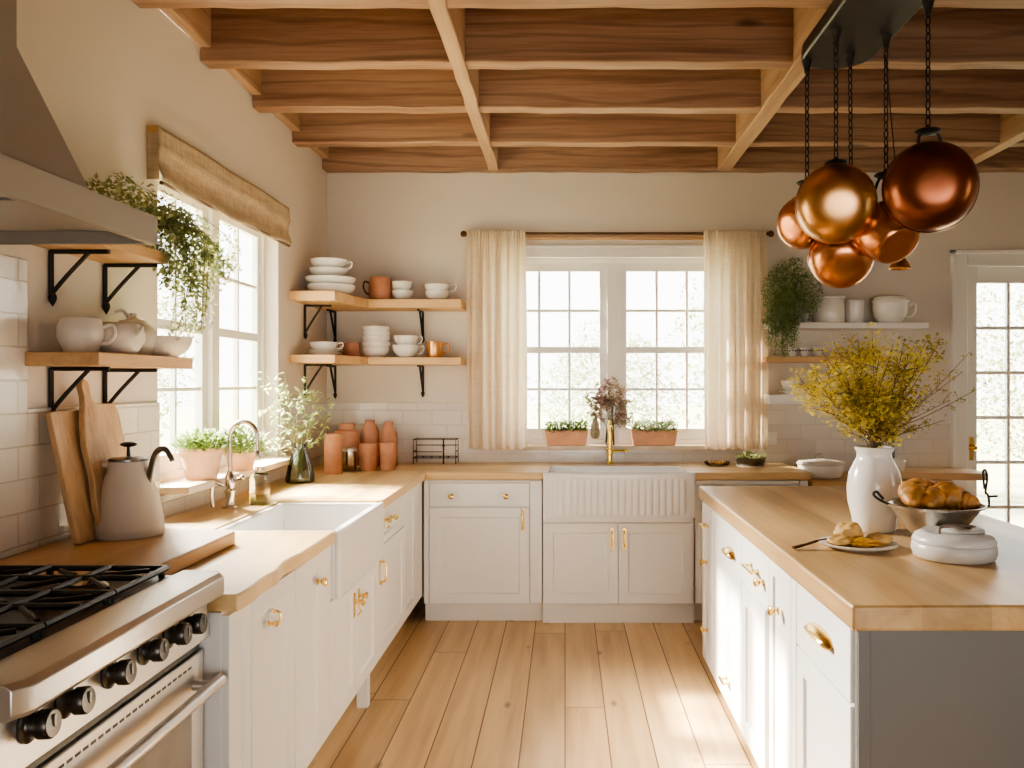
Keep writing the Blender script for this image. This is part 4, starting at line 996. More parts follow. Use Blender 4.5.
MB().tube(spline([(p[0]-.01, p[1], z+.12), (p[0]-.03, p[1]-.01, z+.155), (p[0]-.055, p[1]-.02, z+.15)], 5), .006, 8).build('lid_handle', SW_, r_)
p = (-1.452, 3.055, z); single('wide_bowl', 'wide shallow cream bowl at the window end of the short shelf', 'bowl', p, bowl_prof(.105, .072, .55), SW_)

# right shelves
z = 1.853
p = (1.757, 5.66, z); r_ = ware('storage_jar', 'large white lidded jar beside the trailing plant on the white shelf', 'jar', p, [(0, 0), (.096, 0), (.102, .008), (.102, .155), (.098, .160), (0, .160)], C)
MB().lathe([(0, .1605), (.108, .1605), (.110, .166), (.108, .176), (.06, .180), (0, .181)], 32, T(*p)).build('lid', C, r_)
p = (1.931, 5.66, z); r_ = ware('storage_jar', 'slim white canister between the large jar and the handled pot', 'jar', p, [(0, 0), (.058, 0), (.061, .006), (.061, .142), (0, .142)], C)
MB().lathe([(0, .1425), (.065, .1425), (.066, .150), (.062, .158), (0, .160)], 28, T(*p)).build('lid', C, r_)
p = (2.165, 5.66, z); r_ = ware('handled_pot', 'white handled pot with a plate lid at the door end of the white shelf', 'pot', p, [(0, 0), (.07, 0), (.078, .01), (.105, .05), (.113, .10), (.112, .135), (.118, .140), (0, .140)], C)
MB().lathe([(0, .1405), (.118, .1405), (.12, .15), (.112, .158), (.108, .172), (.09, .182), (0, .186)], 32, T(*p)).build('lid', C, r_)
loop_handle(r_, (p[0], p[1]-.03, z), .11, .145, C, -.15, .008, .042)
z = 1.632
for k, (x, lb) in enumerate(((1.505, 'nearer the curtain'), (1.592, 'second from the curtain'), (1.675, 'third from the curtain'))):
    p = (x, 5.645, z); o = ware('dotted_cup', 'small cup with a dark dotted band on the oak shelf, '+lb, 'cup', p, cup_prof(.037, .062), C, group='dotted cups')
    m = MB()
    for a in range(12):
        an = 2*PI*a/12; m.ball((p[0]+.0348*math.cos(an), p[1]+.0348*math.sin(an), z+.042), .0062, 6, 4)
    m.build('dot_band', M['bronze'], o)
z = 1.382
for k in range(2): single('dinner_plate', 'white plate, %s of the pair on the low white shelf' % ('lower', 'upper')[k], 'plate', (1.535, 5.655, z+.020*k), plate_prof(.105, .026), C)
p = (1.50, 5.655, z+.033); single('bowl', 'small white bowl on the pair of plates, low white shelf', 'bowl', p, bowl_prof(.062, .06, .6), C)
p = (1.75, 5.66, z); single('bowl', 'white bowl on the low white shelf, farther from the curtain', 'bowl', p, bowl_prof(.085, .07, .6), C)

# sideboard ware
p = (1.625, 5.40, .8605); r_ = ware('serving_dish', 'round white lidded serving dish on the low sideboard', 'dish', p, [(0, 0), (.12, 0), (.135, .012), (.142, .06), (.142, .082), (.136, .082), (0, .082)], C)
m = MB().lathe([(0, .083), (.147, .083), (.15, .090), (.14, .102), (.04, .115), (0, .117)], 36, T(*p)); m.build('lid', M['grey_ware'], r_)
MB().tube(arc((p[0]-.01, p[1], p[2]+.118), .03, 0, PI, 12), .006, 8).build('lid_handle', M['clear'], r_)
p = (2.115, 5.60, .8605); r_ = ware('glass_canister', 'clear glass canister on the low sideboard behind the white vase', 'jar', p, [(0, 0), (.05, 0), (.054, .006), (.054, .30), (.05, .305), (.05, .01), (0, .008)], M['clear'])
MB().lathe([(0, .3055), (.056, .3055), (.056, .325), (0, .33)], 24, T(*p)).build('lid', M['clear'], r_)
p = (1.935, 5.42, .8605); single('white_mug', 'white mug half hidden behind the white vase', 'mug', (2.10, 5.40, .8605), cup_prof(.06, .115), C)
# end worktop, by the right curtain
p = (.99, 5.53, TOP); r_ = ware('glass_dish', 'shallow clear glass dish on the worktop under the curtain edge', 'dish', p, bowl_prof(.085, .028, .7, .005), M['clear'])
p2 = (p[0], p[1], TOP+.003); o = MB(); rng = random.Random(2)
for k in range(9): o.ball((p[0]+rng.uniform(-.05, .05), p[1]+rng.uniform(-.05, .05), TOP+.015+rng.uniform(0, .008)), .012, 8, 6)
tag(o.build('soap_pebbles', M['jam'], loc=p2), 'heap of small amber pebbles in the shallow glass dish', 'pebbles')['kind'] = 'stuff'
p = (1.205, 5.53, TOP); r_ = ware('planter_bowl', 'low dark bowl of small greens on the worktop below the curtain', 'bowl', p, [(0, 0), (.08, 0), (.085, .006), (.10, .05), (.102, .058), (.097, .058), (.09, .04), (0, .04)], M['steel_dark'])
MB().lathe([(0, -.0), (.09, 0), (.092, .006), (0, .006)], 30, T(p[0], p[1], TOP)).build('saucer', C, r_)
def tuft(m, c, r, n, ln, wd, rng, zmin=.0, flat=1.0, spread=1.0):
    for i in range(n):
        a = rng.uniform(0, 2*PI); q = math.sqrt(rng.random())*r; h = rng.random()
        d = (math.cos(a)*spread*rng.uniform(.2, 1.1), math.sin(a)*spread*rng.uniform(.2, 1.1), rng.uniform(-.1, 1.0))
        m.leaf((c[0]+q*math.cos(a), c[1]+q*math.sin(a), c[2]+zmin+h*r*flat*(1-.5*(q/r)**2)), d, (0, 0, 1), ln*rng.uniform(.7, 1.3), wd*rng.uniform(.7, 1.3))
m = MB(); tuft(m, (p[0], p[1], TOP+.042), .085, 120, .03, .016, random.Random(3), 0, .5); m.build('greens', M['leaf_pale'], r_)
# wall socket
o = MB().box(1.362, 1.435, YB-.020, YB-.0125, 1.04, 1.125).build('plate', M['plastic'], None, bevel=.003, loc=(1.4, YB, 1.08)) if False else None
root = thing('wall_socket', 'white double wall socket on the tiles beside the curtain', 'socket', (1.4, YB-.012, 1.08))
MB().box(1.357, 1.437, YB-.020, YB-.0121, 1.042, 1.125).build('cover_plate', M['plastic'], root, bevel=.003)
for x in (1.378, 1.416): MB().box(x-.010, x+.010, YB-.0225, YB-.020, 1.066, 1.100).build('outlet', M['trim'], root, bevel=.002)

# wire rack on the end worktop
root = thing('wire_rack', 'thin black wire plate rack on the end worktop beside the clay canisters', 'rack', (-.85, 5.66, TOP))
def wires(segs, nm, r=.0032):
    m = MB()
    for s_ in segs: m.tube(s_, r, 6)
    return m.build(nm, M['iron'], root)
x0, x1, ya, yb = -1.0, -.72, 5.60, 5.73
for y in (ya, yb):
    wires([[(x0, y, TOP+.004), (x0, y, TOP+.165), (x1, y, TOP+.165), (x1, y, TOP+.004)]], 'end_frame')
wires([[(x0, ya, TOP+.085), (x1-.09, ya, TOP+.085)], [(x0, yb, TOP+.12), (x1, yb, TOP+.12)], [(x0, ya, TOP+.165), (x0, yb, TOP+.165)], [(x1, ya, TOP+.165), (x1, yb, TOP+.165)], [(x0, ya, TOP+.085), (x0, yb, TOP+.085)], [(x1, ya, TOP+.085), (x1, yb, TOP+.085)]], 'rail')
wires([[(x0+.28*k/5, ya, TOP+.045), (x0+.28*k/5, yb, TOP+.045)] for k in range(6)]+[[(x0, ya, TOP+.045), (x1, ya, TOP+.045)], [(x0, yb, TOP+.045), (x1, yb, TOP+.045)]], 'bottom_grid')
m = MB().tube([(-.80, ya-.003, TOP+.004), (-.80, ya-.003, TOP+.17)], .005, 8); m.ball((-.80, ya-.003, TOP+.125), .009, 8, 6); m.build('post', M['iron'], root)

# clay canisters in the corner
def canister(name, label, p, prof, mat, lid=None, group='clay canisters in the worktop corner'):
    r_ = ware(name, label, 'canister', p, prof, mat, group=group)
    if lid: MB().lathe(lid, 28, T(*p)).build('lid', mat, r_)
TR = M['terra_red']
canister('clay_canister', 'tall plain terracotta cylinder standing in front in the worktop corner', (-1.38, 5.06, TOP), [(0, 0), (.050, 0), (.053, .006), (.051, .22), (.045, .236), (0, .24)], plain('worn clay', (.52, .235, .125), .65, var=.15, scale=12))
canister('clay_jar', 'round terracotta jar with a lid behind the tall cylinder in the corner', (-1.385, 5.40, TOP), [(0, 0), (.062, 0), (.075, .02), (.078, .19), (.068, .215), (0, .215)], TR, [(0, .2155), (.076, .2155), (.078, .235), (.07, .24), (.05, .245), (.05, .275), (.046, .282), (0, .284)])
root = thing('metal_tin', 'small shiny metal tin between the clay canisters', 'tin', (-1.325, 5.22, TOP))
MB().lathe([(0, 0), (.042, 0), (.044, .004), (.044, .118), (0, .118)], 28, T(-1.325, 5.22, TOP)).build('body', M['nickel'], root)
MB().lathe([(0, .1185), (.047, .1185), (.047, .135), (.04, .14), (0, .141)], 28, T(-1.325, 5.22, TOP)).build('lid', M['steel'], root)
for (x, y, rr, h, lb) in ((-1.262, 5.50, .062, .30, 'tall domed terracotta bottle jar standing behind, nearer the window'), (-1.142, 5.51, .056, .285, 'tall domed terracotta bottle jar standing behind, nearer the wire rack')):
    canister('clay_bottle', lb, (x, y, TOP), [(0, 0), (rr*.95, 0), (rr, .01), (rr, h*.55), (rr*.93, h*.75), (rr*.66, h*.88), (rr*.50, h*.91), (rr*.50, h*.96), (rr*.55, h), (0, h)], M['terra_red'])
for (x, y, rr, h, lb) in ((-1.213, 5.24, .056, .165, 'short straight terracotta tumbler in front, nearer the window'), (-1.098, 5.26, .050, .172, 'short straight terracotta tumbler in front, nearer the wire rack')):
    canister('clay_tumbler', lb, (x, y, TOP), [(0, 0), (rr*.86, 0), (rr*.9, .006), (rr, h), (rr*.92, h), (rr*.84, .02), (0, .015)], TR)

# ------------------------------------------------------------------ near worktop: chopping block, boards, kettle
m = MB().prism([(XT+.01, 2.20), (-1.12, 2.20), (-1.106, 2.22), (-1.106, 2.85), (-1.12, 2.875), (XT+.01, 2.955)], TOP+.0005, .965)
tag(m.build('chopping_block', M['board_y'], bevel=.006, seg=3, loc=(-1.4, 2.55, TOP)), 'thick wooden slab lying on the worktop under the kettle', 'chopping board')
def leaning(name, label, outline, y0, zb, xb, tilt, th, mat):
    a = math.asin(tilt)
    m = MB(); n = len(outline)
    def P(u, v, w): return (xb-v*math.sin(a)+w*math.cos(a), y0+u, zb+v*math.cos(a)+w*math.sin(a))
    vs = [P(u, v, 0) for u, v in outline]+[P(u, v, th) for u, v in outline]
    fs = [tuple(range(n)), tuple(range(n, 2*n))]+[(k, (k+1) % n, n+(k+1) % n, n+k) for k in range(n)]
    m.add(vs, fs)
    o = m.build(name, mat, bevel=.003, seg=3, loc=(xb, y0, zb)); tag(o, label, 'chopping board', 'boards leaning on the tiles'); return o
rc = lambda u0, u1, v0, v1, r: [(u0+r-r*math.cos(t), v0+r-r*math.sin(t)) for t in (0, PI/4, PI/2)]+[(u1-r+r*math.sin(t), v0+r-r*math.cos(t)) for t in (0, PI/4, PI/2)]+[(u1-r+r*math.cos(t), v1-r+r*math.sin(t)) for t in (0, PI/4, PI/2)]+[(u0+r-r*math.sin(t), v1-r+r*math.cos(t)) for t in (0, PI/4, PI/2)]
leaning('chopping_board', 'plain rectangular wooden board leaning on the tiles behind the handled board', rc(0, .20, 0, .415, .012), 2.585, .9655, -1.497, .21, .018, M['board_z'])
body = [(.015, 0), (.235, 0), (.242, .2), (.240, .40), (.228, .425), (.20, .432)]+[(.115, .432), (.098, .44), (.092, .46), (.096, .49), (.090, .508), (.072, .515), (.056, .508), (.050, .49), (.053, .46), (.046, .43), (.024, .38), (.006, .30), (.012, .2), (-.002, .1)]
leaning('chopping_board', 'wooden paddle board with a handle leaning on the wall behind the kettle', body, 2.675, .967, -1.470, .20, .020, M['board_z'])

p = (-1.425, 2.775, .9655); K = M['kettle']; q = p
root = thing('kettle', 'tall matt greige conical kettle with black lid knob on the wooden slab', 'kettle', p)
MB().lathe([(0, 0), (.104, 0), (.108, .006), (.107, .03), (.100, .085), (.083, .15), (.067, .20), (.059, .235), (.057, .242), (0, .242)], 40, T(*p)).build('body', K, root)
ld = MB().lathe([(0, .2425), (.060, .2425), (.060, .250), (.052, .254), (0, .258)], 36, T(*p)).build('lid', M['steel_dark'], root)
m = MB().lathe([(.006, .256), (.005, .285), (.007, .288), (0, .29)], 12, T(*p)); m.ball((p[0], p[1], p[2]+.296), .011, 14, 8, sq=(2.6, 1.6, .8)); m.build('lid_knob', M['black'], ld)
sp = spline([(p[0]+.066, p[1], p[2]+.175), (p[0]+.082, p[1]-.01, p[2]+.225), (p[0]+.10, p[1]-.015, p[2]+.272), (p[0]+.128, p[1]-.02, p[2]+.282), (p[0]+.150, p[1]-.024, p[2]+.255), (p[0]+.155, p[1]-.025, p[2]+.243)], 7)
MB().tube(sp, [.013-.006*i/len(sp) for i in range(len(sp))], 12).build('spout', M['steel_dark'], root)
m = MB().tube(spline([(p[0]-.056, p[1]-.015, p[2]+.228), (p[0]-.098, p[1]-.03, p[2]+.23), (p[0]-.102, p[1]-.03, p[2]+.205), (p[0]-.080, p[1]-.02, p[2]+.140)], 6), .008, 10); m.build('handle', K, root)

# soap bottle by the faucet
p = (-1.365, 3.80, TOP); root = thing('soap_bottle', 'square clear glass bottle of golden liquid behind the nickel faucet', 'bottle', p)
sq4 = lambda a: 1/max(abs(math.cos(a)), abs(math.sin(a)))**.8
MB().lathe([(0, 0), (.034, 0), (.036, .004), (.036, .12), (.030, .132), (.018, .138), (.018, .15), (0, .15)], 40, T(*p), sq4).build('bottle', M['clear'], root)
MB().lathe([(0, .006), (.031, .006), (.031, .045), (0, .045)], 40, T(*p), sq4).build('liquid', M['amber'], root)
MB().lathe([(0, .1505), (.021, .1505), (.021, .165), (0, .167)], 20, T(*p)).build('cap', M['nickel'], root)
# ------------------------------------------------------------------ pan rack and copper
root = thing('pan_rack', 'long dark metal hanging panel under the ceiling timber holding chains', 'pan rack', (1.16, 3.0, 2.81))
poly = [(.985, 1.4)]+[(1.285, 1.4)]+[(1.135+.15*math.cos(t), 3.52+.15*math.sin(t)) for t in [PI*k/12 for k in range(13)]]
MB().prism(poly, 2.812, 2.8715).build('panel', M['rack'], root, bevel=.008)
RZ = 2.812
def chain(p0, p1, label):
    root = thing('pan_chain', label, 'chain', p0, 0, 'chains from the pan rack')
    P0, P1 = Vector(p0), Vector(p1); n = max(3, round((P1-P0).length/.030)); d = (P1-P0)/n; m = MB()
    for k in range(n):
        c = P0+d*(k+.5); hl = d.length*.5+.0035; w = .0085
        ax = Vector((1, 0, 0)) if k % 2 else Vector((0, 1, 0)); ax = Matrix.Rotation(.5, 3, 'Z') @ ax; up = d.normalized()
        pts = [c+ax*(w*math.cos(a))+up*(hl*math.sin(a)) for a in [2*PI*i/12 for i in range(12)]]
        m.tube(pts, .0028, 6, closed=True)
    m.build('links', M['iron'], root)
    MB().lathe([(0, -.001), (.022, -.001), (.017, -.018), (.011, -.042), (.012, -.05), (0, -.052)], 16, T(p0[0], p0[1], p0[2])).build('ceiling_hook', M['iron'], root)
def pan(name, label, c, R_, depth, face, mat, kind='wok', top=None, hang=True):
    """bowl whose base points along face"""
    root = thing(name, label, 'pan', c, 0, 'hanging copper pans')
    q = Vector(face).normalized().to_track_quat('Z', 'Y').to_matrix().to_4x4()
    m = MB(); n = 14; prof = []
    for k in range(n+1):                      # outer: rim (z=0) to base (z=depth)
        t = k/n
        if kind == 'wok': r = R_*math.cos(t*PI/2*.985)**.62; z = depth*math.sin(t*PI/2)
        else: r = R_*(1-.30*t**2.2); z = depth*t
        prof.append((r, z))
    if kind == 'wok': prof.append((0, depth))
    else: prof += [(R_*.62, depth+.006), (R_*.3, depth+.004), (0, depth+.003)]
    prof = [(R_*1.0, -.006), (R_*1.03, -.004), (R_*1.02, .002)]+prof
    inn = [(max(0, r-.006), max(-.005, z-.008)) for r, z in prof[3:]][::-1]
    prof = inn[:]  if False else prof
    m.lathe(prof, 56, Matrix.Translation(c) @ q); m.build('body', mat, root, angle=60)
    m = MB()
    for k in range(n+1):
        pass
    inner = [(max(0, r-.005), z-.006) for r, z in prof if True]
    m.lathe(inner, 40, Matrix.Translation(c) @ q); m.build('lining', M['nickel'], root, angle=60)
    if top:
        C_ = Vector(c); tp = Vector(top)
        m = MB()
        side = Vector((1, 0, 0))
        rimt = C_+Vector((0, 0, R_*.97))
        m.tube(spline([rimt-side*R_*.28+Vector((0, 0, -.01)), rimt-side*R_*.2+(tp-rimt)*.6, tp, rimt+side*R_*.2+(tp-rimt)*.6, rimt+side*R_*.28+Vector((0, 0, -.01))], 6), .0055, 8)
        m.build('bail_handle', M['iron'], root)
        m = MB().lathe([(0, -.014), (.03, -.010), (.045, .0), (.038, .006), (.012, .010), (.008, .022), (0, .024)], 20, T(tp.x, tp.y, tp.z-.012)); m.build('hanger_cap', M['iron'], root)
    return root
def at(px, py, Y): return ((px-VX)*Y/F, Y, H0-(py-VY)*Y/F)
c = at(930, 187, 3.0); tp = at(928, 128, 3.0); pan('copper_pan', 'largest dark copper pan hanging nearest the camera, base outward', c, .156, .13, (-.30, -1, -.12), M['copper_dark'], top=tp)
chain((tp[0], 3.0, RZ), (tp[0], 3.0, tp[2]+.008), 'chain holding the largest dark copper pan')
c = at(836, 204, 3.25); tp = at(836, 160, 3.25); pan('copper_pan', 'golden copper pan hanging in front of the group, round base outward', c, .148, .12, (-.22, -1, -.25), M['copper_gold'], top=tp)
chain((tp[0], 3.25, RZ), (tp[0], 3.25, tp[2]+.008), 'chain holding the golden copper pan')
c = at(806, 222, 3.56); tp = (at(807, 176, 3.56)[0], 3.56, at(0, 180, 3.56)[2]); pan('copper_pan', 'copper pan mostly hidden behind the golden one, on the window side', c, .112, .11, (-.75, -.5, -.35), M['copper'], top=tp)
chain((tp[0], 3.56, RZ), (tp[0], 3.56, tp[2]+.008), 'chain nearest the rounded end of the rack')
c = at(841, 257, 3.48); tp = at(851, 205, 3.48); pan('copper_pan', 'lowest copper pan hanging under the golden one', c, .128, .105, (-.12, -.8, -.55), M['copper'], top=tp)
chain((at(850, 0, 3.48)[0], 3.48, RZ), (tp[0], 3.48, tp[2]+.008), 'chain behind the golden pan, leading to the lowest pan')
c = at(882, 226, 3.3); tp = at(886, 172, 3.3); pan('copper_saucepan', 'deep copper saucepan tilted flat base down between the other pans', c, .122, .125, (.22, -.55, -.62), M['copper'], kind='pot', top=tp)
chain((tp[0], 3.3, RZ), (tp[0], 3.3, tp[2]+.008), 'chain holding the deep tilted copper saucepan')
c = at(900, 269, 3.5); root = thing('copper_funnel', 'small copper funnel dangling below the tilted saucepan', 'funnel', c, 0)
MB().lathe([(.042, 0), (.043, .003), (.036, .02), (.022, .042), (.009, .055), (.007, .10), (.005, .10), (.006, .055), (.034, .018), (.040, .002), (.042, 0)], 28, T(*c)).build('cone', M['copper_gold'], root)
MB().tube([(c[0], c[1], c[2]+.098), (c[0]-.02, c[1], c[2]+.19), (c[0]-.02, c[1], RZ-.45), (c[0]-.06, c[1], RZ)], .0025, 6).build('hanging_wire', M['iron'], root)

# ------------------------------------------------------------------ plants
def pot_prof(r0, r1, h): return [(0, 0), (r0, 0), (r0*1.02, .004), (r0+(r1-r0)*.75, h*.76), (r1*1.0, h*.77), (r1*1.04, h*.80), (r1*1.06, h), (r1*.96, h), (r1*.92, h*.86), (0, h*.86)]
def potted(name, label, p, r0, r1, h, mat, n, ln, wd, leafmat, seed, fr, fl, z=.0, group=None):
    root = thing(name, label, 'potted plant', p, 0, group)
    MB().lathe(pot_prof(r0, r1, h), 36, T(*p)).build('pot', mat, root, angle=50)
    MB().lathe([(0, h*.865), (r1*.90, h*.865), (r1*.5, h*.93), (0, h*.95)], 24, T(*p)).build('soil', M['soil'], root)
    m = MB(); rng = random.Random(seed); tuft(m, (p[0], p[1], p[2]+h*.92), fr, n, ln, wd, rng, z, fl); m.build('foliage', leafmat, root, flat=True)
    s_ = MB()
    for k in range(18):
        a = rng.uniform(0, 6.28); q = rng.uniform(0, r1*.8); s_.tube([(p[0]+q*.6*math.cos(a), p[1]+q*.6*math.sin(a), p[2]+h*.88), (p[0]+fr*.8*q/r1*math.cos(a), p[1]+fr*.8*q/r1*math.sin(a), p[2]+h+fr*fl*.6)], .0016, 4)
    s_.build('stems', M['stem_green'], root)
    return root
SZ = 1.0475
potted('potted_herb', 'terracotta pot of green herbs on the side window sill, nearer the kettle', (-1.565, 3.66, SZ), .062, .088, .135, M['terra_pale'], 900, .026, .015, M['leaf'], 1, .108, .75)
potted('potted_herb', 'smaller terracotta pot of herbs on the side window sill behind the faucet', (-1.545, 4.05, SZ), .055, .07, .085, M['terra_pale'], 750, .028, .016, M['leaf'], 2, .115, 1.1)
# trailing plant on the short shelf by the hood
def trailing(name, label, p, r0, r1, h, potmat, seed, crown, n, strands, leafmat, ln, wd, lips, lean=(0, 0)):
    rng = random.Random(seed)
    root = thing(name, label, 'potted plant', p)
    MB().lathe(pot_prof(r0, r1, h), 32, T(*p)).build('pot', potmat, root, angle=50)
    MB().lathe([(0, h*.865), (r1*.9, h*.865), (0, h*.93)], 24, T(*p)).build('soil', M['soil'], root)
    m = MB(); st = MB()
    cx, cy, cz, rx, ry, rz = crown
    for i in range(n):
        while True:
            v = Vector((rng.uniform(-1, 1), rng.uniform(-1, 1), rng.uniform(-1, 1)))
            if v.length < 1: break
        if 1+.5*noise.noise(v*2.4+Vector((seed, 0, 0))) < v.length*1.02: continue
        m.leaf((cx+v.x*rx, cy+v.y*ry, cz+v.z*rz), (rng.uniform(-1, 1), rng.uniform(-1, 1), rng.uniform(-1, .6)), (0, 0, 1), ln*rng.uniform(.6, 1.3), wd*rng.uniform(.6, 1.3))
    for k in range(strands):
        lx, ly, drop, spread = lips(rng)
        pts = spline([(p[0], p[1], p[2]+h*.95), (p[0]+(lx-p[0])*.55, p[1]+(ly-p[1])*.55, p[2]+h*1.05+rng.uniform(.0, .06)), (lx, ly, p[2]+h*.35+rng.uniform(-.02, .05)), (lx+spread*.5, ly+rng.uniform(-.03, .03), p[2]-drop*.5), (lx+spread, ly+rng.uniform(-.04, .04), p[2]-drop)], 7)
        st.tube(pts, .0016, 4)
        for i, c in enumerate(pts[4:]):
            for r in range(6):
                m.leaf(c+Vector((rng.gauss(0, .015), rng.gauss(0, .015), rng.gauss(0, .015))), (rng.uniform(-1, 1), rng.uniform(-1, 1), rng.uniform(-1, .3)), (0, 0, 1), ln*rng.uniform(.6, 1.2), wd*rng.uniform(.6, 1.2))
    m.build('foliage', leafmat, root, flat=True); st.build('stems', M['stem_green'], root)
    return root
trailing('trailing_plant', 'trailing green plant spilling off the upper shelf beside the range hood', (-1.49, 2.95, 1.9205), .05, .065, .095, M['stoneware'], 7,
         (-1.45, 2.86, 2.02, .15, .34, .125), 2200, 26, M['leaf_ivy'], .023, .015, lambda r: (r.uniform(-1.46, -1.25), r.uniform(2.98, 3.22), r.choice([-.02, .02, .05, .08, .12, .2, .27, .31]), r.uniform(-.03, .03)))
trailing('trailing_plant', 'bushy dark green plant hanging over the curtain end of the white shelf', (1.545, 5.655, 1.8535), .05, .062, .15, M['grey_ware'], 8,
         (1.485, 5.56, 2.05, .20, .12, .24), 5200, 22, M['leaf_dark'], .022, .012, lambda r: (r.uniform(1.31, 1.50), r.uniform(5.47, 5.53), r.choice([.0, .05, .1, .15, .22]), r.uniform(-.02, .02)))
# glass vase with a leafy branch
p = (-1.44, 4.62, TOP)
root = thing('glass_vase', 'blue green glass vase on the worktop holding pale leafy branches', 'vase', p)
MB().lathe([(0, 0), (.07, 0), (.077, .008), (.077, .03), (.062, .10), (.042, .16), (.030, .185), (.030, .20), (.037, .212), (.034, .212), (.027, .198), (.038, .16), (.058, .10), (.072, .03), (.07, .012), (0, .010)], 40, T(*p)).build('body', M['green_glass'], root, angle=60)
def branch_bunch(name, label, cat, base, tips, bmat, lmat, ln, wd, per, seed, sub, droop=.0, r0=.003, twigs=5, tl=.10, dens=None, blob=None):
    rng = random.Random(seed); root = thing(name, label, cat, base)
    for t in tips:
        B = Vector(base); E = Vector(t); mid = B.lerp(E, .5)+Vector((rng.uniform(-.03, .03), rng.uniform(-.03, .03), .03))
        pts = spline([B+Vector((rng.uniform(-.012, .012), rng.uniform(-.012, .012), 0)), B.lerp(E, .25)*.4+(B+Vector((0, 0, (E-B).length*.27)))*.6, mid, E], 6)
        st = MB(); st.tube(pts, [r0*(1-.65*i/len(pts)) for i in range(len(pts))], 5)
        lf = MB(); heads = []; lo_f = .74 if cat == 'flowers' and twigs == 3 else .42
        for k in range(twigs):
            f = rng.uniform(lo_f, .98); i = int(f*(len(pts)-1)); o = pts[i]
            d = (E-B).normalized()*.6+Vector((rng.uniform(-1, 1), rng.uniform(-1, 1), rng.uniform(-.5, .8)-droop))
            e = o+d.normalized()*tl*rng.uniform(.5, 1.2); st.tube([o, (o+e)/2+Vector((0, 0, .008)), e], r0*.4, 4)
            heads += [o.lerp(e, q) for q in (.45, .7, 1.0)]
        heads += [pts[-1], pts[-2], pts[-4]]
        bo = st.build('branch', bmat, root)
        for h in heads:
            if lo_f > .7 and h.z < B.z+(E-B).length*.3: continue
            for k in range(per):
                c = h+Vector((rng.gauss(0, 1), rng.gauss(0, 1), rng.gauss(0, 1)))*(dens or .016)
                lf.leaf(c, (rng.uniform(-1, 1), rng.uniform(-1, 1), rng.uniform(-.7, .8)), (0, 0, 1), ln*rng.uniform(.6, 1.3), wd*rng.uniform(.6, 1.3))
        lf.build(sub, lmat(rng) if callable(lmat) else lmat, bo, flat=True)
    return root
tips = [at(px, py, Y) for px, py, Y in ((262, 378, 4.55), (284, 372, 4.6), (300, 384, 4.6), (333, 398, 4.7), (262, 410, 4.5), (318, 404, 4.62), (270, 440, 4.5), (290, 420, 4.55), (308, 376, 4.7))]
branch_bunch('leafy_branches', 'pale green leafy branches standing in the blue green glass vase', 'branches', (p[0], p[1], TOP+.03), tips, M['stem_green'], M['leaf_pale'], .040, .023, 2, 5, 'leaves', twigs=5, tl=.11)

# sink window sill
def trough(label, px0, px1, seed, leafmat):
    Y = 5.745; x0, x1 = (px0-VX)*Y/F, (px1-VX)*Y/F; z0, z1 = 1.0375, 1.142
    xm = (x0+x1)/2; root = thing('terracotta_trough', label, 'potted plant', (xm, Y, z0), 0, 'terracotta troughs at the sink window')
    m = MB(); y0, y1 = 5.705, 5.785; t = .012
    lo = [(x0+.015, y0+.01), (x1-.015, y0+.01), (x1-.015, y1-.01), (x0+.015, y1-.01)]; hi = [(x0, y0), (x1, y0), (x1, y1), (x0, y1)]; ii = [(x0+t, y0+t), (x1-t, y0+t), (x1-t, y1-t), (x0+t, y1-t)]
    vs = [(a, b_, z0) for a, b_ in lo]+[(a, b_, z1) for a, b_ in hi]+[(a, b_, z1) for a, b_ in ii]+[(a, b_, z1-.02) for a, b_ in ii]
    fs = [(0, 1, 2, 3), (12, 13, 14, 15)]+[(4*l+a, 4*l+(a+1) % 4, 4*l+4+(a+1) % 4, 4*l+4+a) for l in range(3) for a in range(4)]
    m.add(vs, fs); m.build('trough', M['terracotta'], root, bevel=.004)
    MB().box(x0+t+.001, x1-t-.001, y0+t+.001, y1-t-.001, z1-.0195, z1-.012).build('soil', M['soil'], root)
    rng = random.Random(seed); m = MB()
    for k in range(1000):
        c = (rng.uniform(x0+.005, x1-.005), rng.uniform(y0-.01, y1+.0), z1-.012+rng.random()**1.4*.062)
        m.leaf(c, (rng.uniform(-1, 1), rng.uniform(-1, .6), rng.uniform(-.2, 1)), (0, 0, 1), .026*rng.uniform(.6, 1.2), .014*rng.uniform(.6, 1.2))
    m.build('foliage', leafmat, root, flat=True)
    return root, x0, x1, z1
trough('terracotta trough of green herbs on the sink window sill, on the corner shelf side', 545, 588, 21, M['leaf'])
r_, x0, x1, z1 = trough('terracotta trough with white blossoms on the sink window sill, on the door side', 631, 677, 22, M['leaf_pale'])
m = MB(); rng = random.Random(4)
for k in range(60):
    c = (rng.uniform(x0+.06, x1-.03), rng.uniform(5.69, 5.74), z1+.02+rng.random()*.06)
    for j in range(4): m.leaf(c, (rng.uniform(-1, 1), rng.uniform(-1, .3), rng.uniform(-.3, .8)), (0, 0, 1), .016, .012)
m.build('blossoms', M['white_flower'], r_, flat=True)
p = (.305, 5.765, 1.0375)
root = thing('bud_vase', 'slim clear glass vase on the sill behind the brass faucet', 'vase', p)
MB().lathe([(0, 0), (.030, 0), (.032, .006), (.030, .05), (.026, .15), (.036, .29), (.033, .29), (.023, .15), (.026, .03), (0, .012)], 28, T(*p)).build('body', M['clear'], root, angle=60)
tips = [at(px, py, Y) for px, py, Y in ((592, 412, 5.70), (588, 398, 5.72), (597, 388, 5.7), (606, 380, 5.72), (615, 379, 5.7), (623, 388, 5.72), (627, 400, 5.7), (624, 412, 5.7), (610, 390, 5.66), (601, 398, 5.68), (629, 420, 5.7))]
